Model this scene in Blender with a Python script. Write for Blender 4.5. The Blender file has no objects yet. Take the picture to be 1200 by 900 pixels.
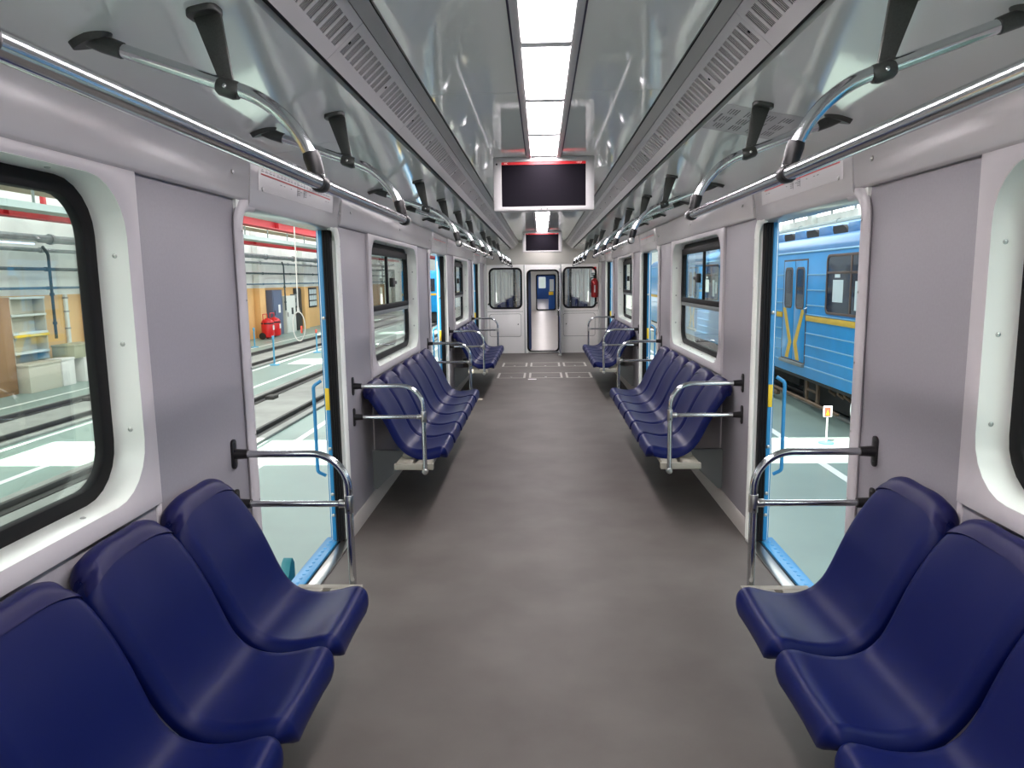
import bpy, bmesh, math, random
from mathutils import Vector, Matrix
random.seed(7)
SC = bpy.context.scene
COL = SC.collection
PI = math.pi

# ------------------------------------------------------------------ camera
F_PX, YAW, PITCH, ROLL = 855.36, -0.04164, -0.14229, -0.0144
CAM = Vector((-0.0239, 0.0, 1.6717))
cd = bpy.data.cameras.new('camera'); cam = bpy.data.objects.new('camera', cd); COL.objects.link(cam)
cd.sensor_fit = 'HORIZONTAL'; cd.sensor_width = 36.0; cd.lens = F_PX / 1200.0 * 36.0
cd.clip_start = 0.03; cd.clip_end = 300
fwd = Vector((math.sin(YAW) * math.cos(PITCH), math.cos(YAW) * math.cos(PITCH), math.sin(PITCH)))
rgt = Vector((math.cos(YAW), -math.sin(YAW), 0)); upv = rgt.cross(fwd)
r2 = math.cos(ROLL) * rgt + math.sin(ROLL) * upv; u2 = -math.sin(ROLL) * rgt + math.cos(ROLL) * upv
mw = Matrix((r2, u2, -fwd)).transposed().to_4x4(); mw.translation = CAM
cam.matrix_world = mw
SC.camera = cam

# ------------------------------------------------------------------ sky, sun, hall fill lights, exposure
W = bpy.data.worlds.new('sky'); SC.world = W; W.use_nodes = True
bg = W.node_tree.nodes['Background']; bg.inputs[0].default_value = (0.90, 0.97, 1.0, 1); bg.inputs[1].default_value = 4.5
SUN_DIR = Vector((0.28, 0.44, -1.0)).normalized()
sl = bpy.data.lights.new('sun', 'SUN'); sl.energy = 20.0; sl.angle = 0.006; sl.color = (1.0, 0.96, 0.88)
so = bpy.data.objects.new('sun', sl); COL.objects.link(so); so.rotation_euler = SUN_DIR.to_track_quat('-Z', 'Y').to_euler(); so.location = (-10, 0, 20)

def area(name, loc, sx, sy, power, color, rot=(0, 0, 0)):
    l = bpy.data.lights.new(name, 'AREA'); l.shape = 'RECTANGLE'; l.size = sx; l.size_y = sy; l.energy = power; l.color = color
    o = bpy.data.objects.new(name, l); COL.objects.link(o); o.location = loc; o.rotation_euler = rot
    return o
HALL = (0.95, 1.0, 0.98)
for yy in (1.0, 14.6, 28.2, 41.8):          # unseen fill lights added under the hall roof for ambient light
    area('hall_fill_light', (-7.5, yy, 5.95), 5.0, 7.0, 950, HALL, (0, 0.40, 0))
    area('hall_fill_light', (5.2, yy, 6.75), 9.0, 7.0, 700, HALL)
area('hall_fill_light', (-7.0, -9.5, 6.75), 9.0, 6.0, 1200, HALL)  # further added fill lights, behind the camera
area('hall_fill_light', (8.0, -9.5, 6.75), 8.0, 6.0, 1000, HALL)

vs = SC.view_settings
vs.view_transform = 'Standard'; vs.look = 'None'; vs.exposure = 0.12; vs.gamma = 1.0; vs.use_curve_mapping = False

# ------------------------------------------------------------------ materials
def lin(c):
    return tuple(((v / 255.0) / 12.92 if v / 255.0 <= 0.04045 else ((v / 255.0 + 0.055) / 1.055) ** 2.4) for v in c)
MATS = {}
def mat(name, rgb, rough=0.5, metal=0.0, spec=0.5, noise=0.0, nscale=8.0, bump=0.0, bscale=20.0, coat=0.0, emit=None, estr=0.0, rvar=0.0):
    m = bpy.data.materials.new(name); m.use_nodes = True; nt = m.node_tree; b = nt.nodes['Principled BSDF']
    c = lin(rgb)
    b.inputs['Base Color'].default_value = (*c, 1); b.inputs['Roughness'].default_value = rough
    b.inputs['Metallic'].default_value = metal; b.inputs['Specular IOR Level'].default_value = spec
    if coat: b.inputs['Coat Weight'].default_value = 1.0; b.inputs['Coat IOR'].default_value = coat; b.inputs['Coat Roughness'].default_value = 0.05
    if emit: b.inputs['Emission Color'].default_value = (*lin(emit), 1); b.inputs['Emission Strength'].default_value = estr
    if noise or bump or rvar:
        tc = nt.nodes.new('ShaderNodeTexCoord'); geo = nt.nodes.new('ShaderNodeNewGeometry')
    if noise or rvar:
        n = nt.nodes.new('ShaderNodeTexNoise'); n.inputs['Scale'].default_value = nscale; n.inputs['Detail'].default_value = 5
        nt.links.new(geo.outputs['Position'], n.inputs['Vector'])
    if noise:
        r = nt.nodes.new('ShaderNodeValToRGB')
        r.color_ramp.elements[0].position = 0.3; r.color_ramp.elements[1].position = 0.7
        r.color_ramp.elements[0].color = (*[v * (1 - noise) for v in c], 1); r.color_ramp.elements[1].color = (*[min(1, v * (1 + noise)) for v in c], 1)
        nt.links.new(n.outputs['Fac'], r.inputs['Fac']); nt.links.new(r.outputs['Color'], b.inputs['Base Color'])
    if rvar:
        mr = nt.nodes.new('ShaderNodeMapRange'); mr.inputs['To Min'].default_value = max(0.02, rough - rvar); mr.inputs['To Max'].default_value = rough + rvar
        nt.links.new(n.outputs['Fac'], mr.inputs['Value']); nt.links.new(mr.outputs['Result'], b.inputs['Roughness'])
    if bump:
        n2 = nt.nodes.new('ShaderNodeTexNoise'); n2.inputs['Scale'].default_value = bscale; n2.inputs['Detail'].default_value = 2
        nt.links.new(geo.outputs['Position'], n2.inputs['Vector'])
        bp = nt.nodes.new('ShaderNodeBump'); bp.inputs['Strength'].default_value = bump; bp.inputs['Distance'].default_value = 0.02
        nt.links.new(n2.outputs['Fac'], bp.inputs['Height']); nt.links.new(bp.outputs['Normal'], b.inputs['Normal']); nt.links.new(bp.outputs['Normal'], b.inputs['Coat Normal'])
    MATS[name] = m
    return m
def glass(name, tint=(1, 1, 1), refl=0.10):
    m = bpy.data.materials.new(name); m.use_nodes = True; nt = m.node_tree
    for n in list(nt.nodes): nt.nodes.remove(n)
    out = nt.nodes.new('ShaderNodeOutputMaterial'); mx = nt.nodes.new('ShaderNodeMixShader'); tr = nt.nodes.new('ShaderNodeBsdfTransparent'); gl = nt.nodes.new('ShaderNodeBsdfGlossy')
    lw = nt.nodes.new('ShaderNodeLayerWeight'); lw.inputs['Blend'].default_value = 0.5      # facing is the same from both sides of the pane
    fr = nt.nodes.new('ShaderNodeMath'); fr.operation = 'POWER'; fr.inputs[1].default_value = 4.0; nt.links.new(lw.outputs['Facing'], fr.inputs[0])
    ad = nt.nodes.new('ShaderNodeMath'); ad.operation = 'MULTIPLY_ADD'; ad.inputs[1].default_value = 0.8; ad.inputs[2].default_value = refl; ad.use_clamp = True
    tr.inputs[0].default_value = (*tint, 1); gl.inputs['Roughness'].default_value = 0.01; gl.inputs[0].default_value = (1, 1, 1, 1)
    nt.links.new(fr.outputs[0], ad.inputs[0]); nt.links.new(ad.outputs[0], mx.inputs[0])
    nt.links.new(tr.outputs[0], mx.inputs[1]); nt.links.new(gl.outputs[0], mx.inputs[2]); nt.links.new(mx.outputs[0], out.inputs[0])
    MATS[name] = m
mat('grey_laminate', (154, 151, 157), 0.45, noise=0.03, nscale=90)
mat('light_plastic', (204, 199, 202), 0.32)
mat('daylit_plastic', (244, 246, 240), 0.28)  # light plastic made whiter: side daylight is put into the colour
mat('frieze', (202, 199, 200), 0.20, spec=0.5)
mat('ceiling_gloss', (248, 250, 246), 0.05, spec=0.7, bump=0.05, bscale=1.6)
mat('ceiling_slope', (240, 242, 239), 0.06, spec=0.7, bump=0.045, bscale=1.8)
mat('duct_grey', (214, 210, 210), 0.45)
mat('dark_gap', (24, 23, 23), 0.7)
mat('lip_grey', (176, 174, 171), 0.4)
mat('rubber', (14, 13, 16), 0.6, spec=0.25)
mat('chrome', (205, 207, 210), 0.16, metal=1.0)
mat('steel', (190, 190, 188), 0.28, metal=1.0)
mat('pewter', (74, 76, 74), 0.38, metal=0.55, noise=0.12, nscale=260)
mat('black_plastic', (22, 21, 23), 0.4)
mat('seat_blue', (10, 20, 74), 0.40, bump=0.02, bscale=260, spec=0.14)
mat('seat_band', (22, 23, 72), 0.42, spec=0.2)
mat('beam_grey', (150, 147, 135), 0.5)
mat('lamp_frame', (192, 190, 191), 0.4)
mat('lamp_dark', (44, 38, 74), 0.5)
mat('lamp', (255, 250, 250), 0.4, emit=(255, 246, 249), estr=26.0)
mat('fill_next', (255, 250, 250), 0.4, emit=(255, 246, 247), estr=8.0)
mat('lamp_bar', (236, 234, 236), 0.4)
mat('screen', (25, 22, 29), 0.6, spec=0.05)
mat('red_print', (206, 40, 48), 0.35, emit=(206, 40, 48), estr=0.35)
mat('white_print', (240, 240, 240), 0.5, emit=(255, 255, 255), estr=0.5)
mat('map_sheet', (200, 197, 198), 0.20, spec=0.5)
mat('map_red', (190, 50, 52), 0.5)
mat('print_grey', (84, 82, 84), 0.6)
mat('baseboard', (160, 155, 150), 0.45)
mat('floor_line', (176, 172, 166), 0.5)
mat('door_blue', (44, 130, 182), 0.35)
mat('yellow', (226, 190, 40), 0.45)
mat('train_blue', (10, 146, 214), 0.28, noise=0.07, nscale=2.5, bump=0.05, bscale=3)
mat('train_roof', (52, 122, 178), 0.3, noise=0.08, nscale=3)
mat('train_rib', (120, 176, 208), 0.4)
mat('train_yellow', (222, 178, 58), 0.5, noise=0.08, nscale=4)
mat('under_dark', (46, 44, 42), 0.8, noise=0.25, nscale=3)
mat('under_brown', (112, 92, 74), 0.8, noise=0.2, nscale=4)
mat('dark_pane', (26, 40, 58), 0.06, spec=0.8)
mat('brown_frame', (92, 72, 64), 0.5)
mat('paper', (214, 226, 228), 0.6)
mat('ground_green', (134, 152, 145), 0.42, spec=0.3, noise=0.10, nscale=0.8, rvar=0.08)
mat('concrete', (140, 141, 136), 0.8, noise=0.14, nscale=1.5)
mat('rail_dark', (52, 50, 48), 0.6, noise=0.2, nscale=3)
mat('line_white', (226, 230, 226), 0.5)
mat('wall_white', (234, 236, 232), 0.8, noise=0.10, nscale=0.9)
mat('wall_beige', (226, 182, 122), 0.6, noise=0.05, nscale=0.8)
mat('brown_door', (150, 112, 76), 0.6, noise=0.1, nscale=2)
mat('beam_red', (206, 52, 60), 0.55)
mat('beam_green', (66, 116, 80), 0.6)
mat('pipe_silver', (150, 158, 160), 0.45, metal=0.5, noise=0.2, nscale=6, bump=0.2, bscale=14)
mat('pipe_dark', (62, 78, 84), 0.6)
mat('pipe_blue', (76, 112, 136), 0.5)
mat('cream', (196, 190, 170), 0.7)
mat('tray_grey', (160, 172, 170), 0.6)
mat('cab_blue', (92, 104, 130), 0.5)
mat('cab_white', (212, 216, 210), 0.5)
mat('cab_grey', (120, 126, 126), 0.5)
mat('dark_door', (52, 54, 54), 0.6)
mat('ext_red', (206, 26, 30), 0.3)
mat('ext_dark_red', (150, 24, 28), 0.32)
mat('sign_red', (232, 90, 70), 0.5)
mat('sign_white', (240, 238, 236), 0.5)
mat('post_blue', (84, 160, 196), 0.5)
mat('teal', (30, 110, 118), 0.5)
mat('rope', (200, 196, 190), 0.8)
mat('box_white', (222, 218, 214), 0.7)
mat('box_olive', (166, 164, 136), 0.7)
mat('shelf_grey', (196, 190, 174), 0.7)
mat('lamp_hall', (226, 230, 255), 0.5, emit=(220, 226, 255), estr=1.2)
mat('roof_grey', (150, 152, 150), 0.9)
mat('next_floor', (170, 160, 157), 0.3, noise=0.06, nscale=3)
mat('next_wall', (190, 188, 186), 0.5)
mat('next_blue', (26, 84, 160), 0.4)
mat('leaf_grey', (150, 152, 158), 0.4)
mat('leaf_blue', (52, 70, 118), 0.35)
mat('bulkhead', (206, 204, 196), 0.3)
mat('end_panel', (246, 245, 242), 0.35)
mat('column', (196, 198, 196), 0.35)
glass('window_glass', (0.93, 0.97, 0.95), 0.045)
glass('end_glass', (0.90, 0.93, 0.93), 0.08)
# floor: speckled grey-brown vinyl with a few scuffs
m = mat('floor_vinyl', (128, 121, 116), 0.55, spec=0.28)
nt = m.node_tree; b = nt.nodes['Principled BSDF']; geo = nt.nodes.new('ShaderNodeNewGeometry')
n1 = nt.nodes.new('ShaderNodeTexNoise'); n1.inputs['Scale'].default_value = 2.2; n1.inputs['Detail'].default_value = 6
n2 = nt.nodes.new('ShaderNodeTexNoise'); n2.inputs['Scale'].default_value = 420; n2.inputs['Detail'].default_value = 2
for n in (n1, n2): nt.links.new(geo.outputs['Position'], n.inputs['Vector'])
rp1 = nt.nodes.new('ShaderNodeValToRGB'); rp1.color_ramp.elements[0].position = 0.33; rp1.color_ramp.elements[1].position = 0.72
rp1.color_ramp.elements[0].color = (*lin((85, 79, 76)), 1); rp1.color_ramp.elements[1].color = (*lin((100, 95, 91)), 1)
rp2 = nt.nodes.new('ShaderNodeValToRGB'); rp2.color_ramp.elements[0].position = 0.62; rp2.color_ramp.elements[1].position = 0.74
rp2.color_ramp.elements[0].color = (0.94, 0.94, 0.94, 1); rp2.color_ramp.elements[1].color = (1.25, 1.25, 1.25, 1)
mxx = nt.nodes.new('ShaderNodeMix'); mxx.data_type = 'RGBA'; mxx.blend_type = 'MULTIPLY'; mxx.inputs[0].default_value = 1.0
nt.links.new(n1.outputs['Fac'], rp1.inputs[0]); nt.links.new(n2.outputs['Fac'], rp2.inputs[0])
nt.links.new(rp1.outputs[0], mxx.inputs[6]); nt.links.new(rp2.outputs[0], mxx.inputs[7]); nt.links.new(mxx.outputs[2], b.inputs['Base Color'])

# ------------------------------------------------------------------ mesh helpers
ABS = {}
class MB:
    """collects shapes in world (or local) coordinates; build() links them as one mesh object"""
    def __init__(s): s.v = []; s.f = []
    def add(s, vs_, fs_):
        o = len(s.v); s.v += [tuple(p) for p in vs_]; s.f += [tuple(i + o for i in q) for q in fs_]; return s
    def box(s, x0, x1, y0, y1, z0, z1):
        x0, x1 = sorted((x0, x1)); y0, y1 = sorted((y0, y1)); z0, z1 = sorted((z0, z1))
        return s.add([(x0,y0,z0),(x1,y0,z0),(x1,y1,z0),(x0,y1,z0),(x0,y0,z1),(x1,y0,z1),(x1,y1,z1),(x0,y1,z1)],
                     [(0,3,2,1),(4,5,6,7),(0,1,5,4),(1,2,6,5),(2,3,7,6),(3,0,4,7)])
    def prism(s, poly, fn, a, b):
        """poly: 2-D outline; fn(u, v, w) -> 3-D point; w runs from a to b"""
        n = len(poly); vv = [fn(u, v, a) for u, v in poly] + [fn(u, v, b) for u, v in poly]
        return s.add(vv, [tuple(range(n))[::-1], tuple(range(n, 2 * n))] + [(i, (i + 1) % n, (i + 1) % n + n, i + n) for i in range(n)])
    def tube(s, path, r, n=10, caps=True, flat=1.0):
        path = [Vector(p) for p in path]; k = len(path); rr = r if isinstance(r, (list, tuple)) else [r] * k
        tans = []
        for i in range(k):
            a = path[max(0, i - 1)]; b_ = path[min(k - 1, i + 1)]; tans.append((b_ - a).normalized())
        up = Vector((0, 0, 1)) if abs(tans[0].z) < 0.9 else Vector((0, 1, 0))
        nrm = (up - tans[0] * up.dot(tans[0])).normalized(); vv = []
        for i in range(k):
            nrm = (nrm - tans[i] * nrm.dot(tans[i])).normalized(); bn = tans[i].cross(nrm)
            for j in range(n):
                t = 2 * PI * j / n; vv.append(path[i] + (nrm * math.cos(t) + bn * math.sin(t) * flat) * rr[i])
        ff = [(i*n+j, i*n+(j+1)%n, (i+1)*n+(j+1)%n, (i+1)*n+j) for i in range(k-1) for j in range(n)]
        if caps: ff += [tuple(range(n))[::-1], tuple(range((k-1)*n, k*n))]
        return s.add(vv, ff)
    def ring(s, outer, inner, fn, a, b):
        """frame between two outlines of equal point count, thickness a..b along w"""
        n = len(outer); vv = []
        for w in (a, b):
            vv += [fn(u, v, w) for u, v in outer]; vv += [fn(u, v, w) for u, v in inner]
        ff = []
        for i in range(n):
            j = (i + 1) % n
            ff += [(i, j, n+j, n+i), (2*n+i, 3*n+i, 3*n+j, 2*n+j), (i, 2*n+i, 2*n+j, j), (n+i, n+j, 3*n+j, 3*n+i)]
        return s.add(vv, ff)
    def dome(s, c, axis, r, h, n=8):
        """small screw head: a low dome on 'axis' direction"""
        c = Vector(c); ax = Vector(axis).normalized(); t = Vector((0,0,1)) if abs(ax.z) < 0.9 else Vector((1,0,0))
        u = ax.cross(t).normalized(); w = ax.cross(u); vv = []
        for rr, hh in ((1.0, 0), (0.85, 0.6), (0.4, 1.0)):
            for j in range(n):
                a = 2*PI*j/n; vv.append(c + (u*math.cos(a) + w*math.sin(a))*r*rr + ax*h*hh)
        ff = [(i*n+j, i*n+(j+1)%n, (i+1)*n+(j+1)%n, (i+1)*n+j) for i in range(2) for j in range(n)] + [tuple(range(2*n, 3*n))]
        return s.add(vv, ff)
    def lathe(s, prof, c, n=16, axis='Z'):
        vv = []
        for r, h in prof:
            for j in range(n):
                a = 2*PI*j/n; x, y = r*math.cos(a), r*math.sin(a)
                vv.append((c[0]+x, c[1]+y, c[2]+h) if axis == 'Z' else ((c[0]+h, c[1]+x, c[2]+y) if axis == 'X' else (c[0]+x, c[1]+h, c[2]+y)))
        k = len(prof)
        return s.add(vv, [(i*n+j, i*n+(j+1)%n, (i+1)*n+(j+1)%n, (i+1)*n+j) for i in range(k-1) for j in range(n)] + [tuple(range(n))[::-1], tuple(range((k-1)*n, k*n))])
    def mesh(s, name, m_, off=(0,0,0), bevel=0.0, smooth=35, seg=2):
        bm = bmesh.new(); ox, oy, oz = off
        vs_ = [bm.verts.new((x-ox, y-oy, z-oz)) for x, y, z in s.v]
        for q in s.f:
            try: bm.faces.new([vs_[i] for i in q])
            except ValueError: pass
        bmesh.ops.recalc_face_normals(bm, faces=bm.faces)
        if bevel:
            es = [e for e in bm.edges if len(e.link_faces) == 2 and e.calc_face_angle(0) > 0.6]
            bmesh.ops.bevel(bm, geom=es, offset=bevel, segments=seg, profile=0.5, affect='EDGES', clamp_overlap=True)
        me = bpy.data.meshes.new(name); bm.to_mesh(me); bm.free()
        me.materials.append(MATS[m_])
        if smooth:
            me.polygons.foreach_set('use_smooth', [True] * len(me.polygons)); me.set_sharp_from_angle(angle=math.radians(smooth))
        return me
    def build(s, name, m_, parent=None, bevel=0.0, smooth=35, seg=2):
        if parent is not None: off = ABS[parent.name]
        else:
            xs, ys, zs = zip(*s.v); off = ((min(xs)+max(xs))/2, (min(ys)+max(ys))/2, min(zs))
        o = bpy.data.objects.new(name, s.mesh(name, m_, off, bevel, smooth, seg)); COL.objects.link(o)
        if parent is not None: o.parent = parent; ABS[o.name] = off
        else: o.location = off; ABS[o.name] = off
        return o
def empty(name, loc):
    o = bpy.data.objects.new(name, None); COL.objects.link(o); o.location = loc; o.empty_display_size = 0.1; ABS[o.name] = tuple(loc); return o
def tag(o, label=None, cat=None, group=None, kind=None):
    if label: o['label'] = label
    if cat: o['category'] = cat
    if group: o['group'] = group
    if kind: o['kind'] = kind
    return o
def thing(name, loc, label, cat, group=None): return tag(empty(name, loc), label, cat, group)
def struct(name, loc, label=None, cat=None): return tag(empty(name, loc), label, cat, None, 'structure')
def B(x0, x1, y0, y1, z0, z1): return MB().box(x0, x1, y0, y1, z0, z1)
def place(name, me, parent, loc):
    """child object that shares mesh data"""
    o = bpy.data.objects.new(name, me); COL.objects.link(o); o.parent = parent
    a = ABS[parent.name]; o.location = (loc[0]-a[0], loc[1]-a[1], loc[2]-a[2]); ABS[o.name] = tuple(loc); return o
def rrect(u0, u1, v0, v1, r, n=6):
    p = []
    for cu, cv, a0 in ((u1-r, v1-r, 0), (u0+r, v1-r, PI/2), (u0+r, v0+r, PI), (u1-r, v0+r, 1.5*PI)):
        for i in range(n + 1):
            a = a0 + PI/2*i/n; p.append((cu + r*math.cos(a), cv + r*math.sin(a)))
    return p
def rect_like(u0, u1, v0, v1, n=6):
    """rectangle outline with the same point count as rrect: points of a tiny-radius rounded rect spread along the sides"""
    p = []
    k = n // 2
    for (cu, cv, q) in ((u1, v1, 0), (u0, v1, 1), (u0, v0, 2), (u1, v0, 3)):
        for i in range(n + 1):
            p.append((cu, cv, q, i))
    out = []
    du, dv = (u1-u0)*0.12, (v1-v0)*0.12
    for cu, cv, q, i in p:
        t = (i - k) / k
        if q == 0: out.append((cu, cv + dv*t) if t < 0 else (cu - du*t, cv))
        if q == 1: out.append((cu - du*t, cv) if t < 0 else (cu, cv - dv*t))
        if q == 2: out.append((cu, cv - dv*t) if t < 0 else (cu + du*t, cv))
        if q == 3: out.append((cu + du*t, cv) if t < 0 else (cu, cv + dv*t))
    return out
def fillet(pts, r, n=8):
    pts = [Vector(p) for p in pts]; out = [pts[0]]
    for i in range(1, len(pts) - 1):
        a, b_, c = pts[i-1], pts[i], pts[i+1]; d1 = (a-b_).normalized(); d2 = (c-b_).normalized()
        ang = d1.angle(d2); t = r / math.tan(ang / 2); p1 = b_ + d1*t; cen = b_ + (d1+d2).normalized() * (r / math.sin(ang/2))
        e1 = p1 - cen; e2 = b_ + d2*t - cen; tot = e1.angle(e2); ax = e1.cross(e2).normalized()
        for k in range(n + 1): out.append(cen + Matrix.Rotation(tot*k/n, 3, ax) @ e1)
    out.append(pts[-1]); return out
SIDE = {-1: 'left', 1: 'right'}
WHERE = {-1: 'on the depot wall side', 1: 'on the blue train side'}
SHORT = {-1: 'depot wall', 1: 'blue train'}
XW = 1.30                    # inner face of the side panels
PER = 5.21                   # door spacing
Y_BACK, Y_END = -2.45, 16.6
Z_C = 2.47
NTH = ['first', 'second', 'third', 'fourth', 'fifth', 'sixth']
def door_y(k): return 3.10 + PER*k, 4.53 + PER*k      # clear opening
def win_y(k): return 0.16 + PER*k, 2.29 + PER*k       # surround panel

# ------------------------------------------------------------------ floor
floor = struct('floor', (0, 7, 0), 'grey brown speckled vinyl floor of the metro carriage')
B(-1.34, 1.34, Y_BACK, Y_END, -0.06, 0).build('vinyl_sheet', 'floor_vinyl', floor, smooth=0)
for (y0, y1) in ((12.35, 13.05), (14.0, 14.65)):
    for (a, c) in ((-0.80, -0.31), (-0.25, 0.33), (0.39, 0.84)):
        f = MB(); t = 0.028
        f.box(a, c, y0, y0+t, 0, 0.003); f.box(a, c, y1-t, y1, 0, 0.003); f.box(a, a+t*1.3, y0, y1, 0, 0.003); f.box(c-t*1.3, c, y0, y1, 0, 0.003)
        h = f.build('floor_hatch_outline', 'floor_line', floor, smooth=0)
        MB().lathe([(0.02, 0), (0.02, 0.004)], ((a+c)/2, y0+0.12, 0), 10).build('hatch_lock', 'steel', floor)
B(-0.26, -0.12, 12.16, 12.24, 0, 0.003).build('floor_label', 'sign_white', floor, smooth=0)

# ------------------------------------------------------------------ side walls
def side_wall(s):
    w = struct('wall_' + SIDE[s], (s*XW, 7, 0), 'grey panelled carriage side wall ' + WHERE[s])
    S = lambda x: s*x
    # outer skin with door and window openings
    sk = MB(); edges = []
    for k in range(-1, 3): edges.append((door_y(k)[0]-0.07, door_y(k)[1]+0.07, -0.05, 2.05))
    for k in range(0, 3): edges.append((0.235+PER*k, 2.23+PER*k, 1.0, 2.0))
    edges.sort(); y = Y_BACK
    for (a, c, z0, z1) in edges:
        sk.box(S(1.405), S(1.43), y, a, -0.40, 2.30)
        sk.box(S(1.405), S(1.43), a, c, z1, 2.30); sk.box(S(1.405), S(1.43), a, c, -0.40, z0); y = c
    sk.box(S(1.405), S(1.43), y, Y_END, -0.40, 2.30)
    sk.build('outer_skin', 'door_blue', w, smooth=0)
    # grey panels between doors and windows
    ranges = [(Y_BACK, door_y(-1)[0]-0.02)]
    for k in range(-1, 3):
        a = door_y(k)[1] + 0.07; c = win_y(k+1)[0] if k < 2 else Y_END
        ranges.append((a, c))
        if k < 2: ranges.append((win_y(k+1)[1], door_y(k+1)[0] - 0.02))
    for (a, c) in ranges:
        if c - a < 0.05: continue
        B(S(XW), S(1.40), a+0.002, c-0.002, 0.10, 2.06).build('wall_panel', 'grey_laminate', w, 0.003)
    for k in range(0, 3):                 # below the windows
        a, c = win_y(k)
        n = 2
        for i in range(n):
            B(S(XW), S(1.40), a+(c-a)*i/n+0.003, a+(c-a)*(i+1)/n-0.003, 0.10, 0.975).build('lower_panel', 'grey_laminate', w, 0.003)
        for i in (0, 1, 2):
            yy = a+(c-a)*i/n
            B(S(XW-0.006), S(XW+0.01), yy-0.014, yy+0.014, 0.10, 0.955).build('joint_strip', 'light_plastic', w, 0.002)
        B(S(1.395), S(1.41), a-0.1, c+0.1, 1.96, 2.3).build('backing', 'dark_gap', w, smooth=0)
    # frieze above: door pieces hang lower as a header box
    for k in range(-1, 3):
        a, c = door_y(k)
        fn = lambda u, v, ww: (S(u), ww, v)
        pd = [(1.42, 1.985), (1.30, 1.985), (1.278, 1.993), (1.266, 2.015), (1.25, 2.222), (1.42, 2.222)]
        p = MB().prism(pd, fn, a+0.055, c-0.005).build('door_header', 'frieze', w, 0.004)
        y0, y1 = c - 0.003 + 0.07, (door_y(k+1)[0] + 0.05 if k < 2 else Y_END)
        pw = [(1.32, 2.018), (1.283, 2.018), (1.272, 2.026), (1.266, 2.045), (1.25, 2.222), (1.40, 2.222), (1.40, 2.06), (1.32, 2.06)]
        q = MB().prism(pw, fn, y0, y1).build('frieze_panel', 'frieze', w, 0.003)
        MB().prism([(1.33, 2.03), (1.30, 2.03), (1.252, 2.20), (1.33, 2.222)], fn, c-0.02, c+0.08).build('frieze_joint', 'frieze', w, 0.0)
        sc = []
        for yy, zz in ((a+0.19, 2.085), (c+0.035-0.02, 2.085)): sc.append((p, yy, zz))
        for yy, zz in ((y0+0.21, 2.115), ((y0+y1)/2, 2.115), (y1-0.18, 2.115)): sc.append((q, yy, zz))
        for par, yy, zz in sc:
            t = (zz-2.045)/(2.222-2.045); xx = 1.266 - 0.016*t
            MB().dome((S(xx-0.001), yy, zz), (-s, 0, 0.09), 0.011, 0.007).build('screw', 'steel', par)
    # closing piece behind the camera
    B(S(1.25), S(1.40), Y_BACK, door_y(-1)[0]+0.05, 2.02, 2.222).build('frieze_panel', 'frieze', w, 0.004)
    bb = struct('baseboard_' + SIDE[s], (s*XW, 7, 0), 'pale skirting strip along the floor ' + WHERE[s])
    for (a, c) in ((Y_BACK, door_y(-1)[0]), *[(door_y(k)[1]+0.045, door_y(k+1)[0]-0.02) for k in range(-1, 2)], (door_y(2)[1]+0.045, Y_END)):
        MB().prism([(1.272, 0), (1.288, 0.085), (1.298, 0.10), (1.34, 0.10), (1.34, 0)], lambda u, v, ww: (S(u), ww, v), a, c).build('skirting', 'baseboard', bb, 0.002)
    return w
walls = {s: side_wall(s) for s in (-1, 1)}

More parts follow.
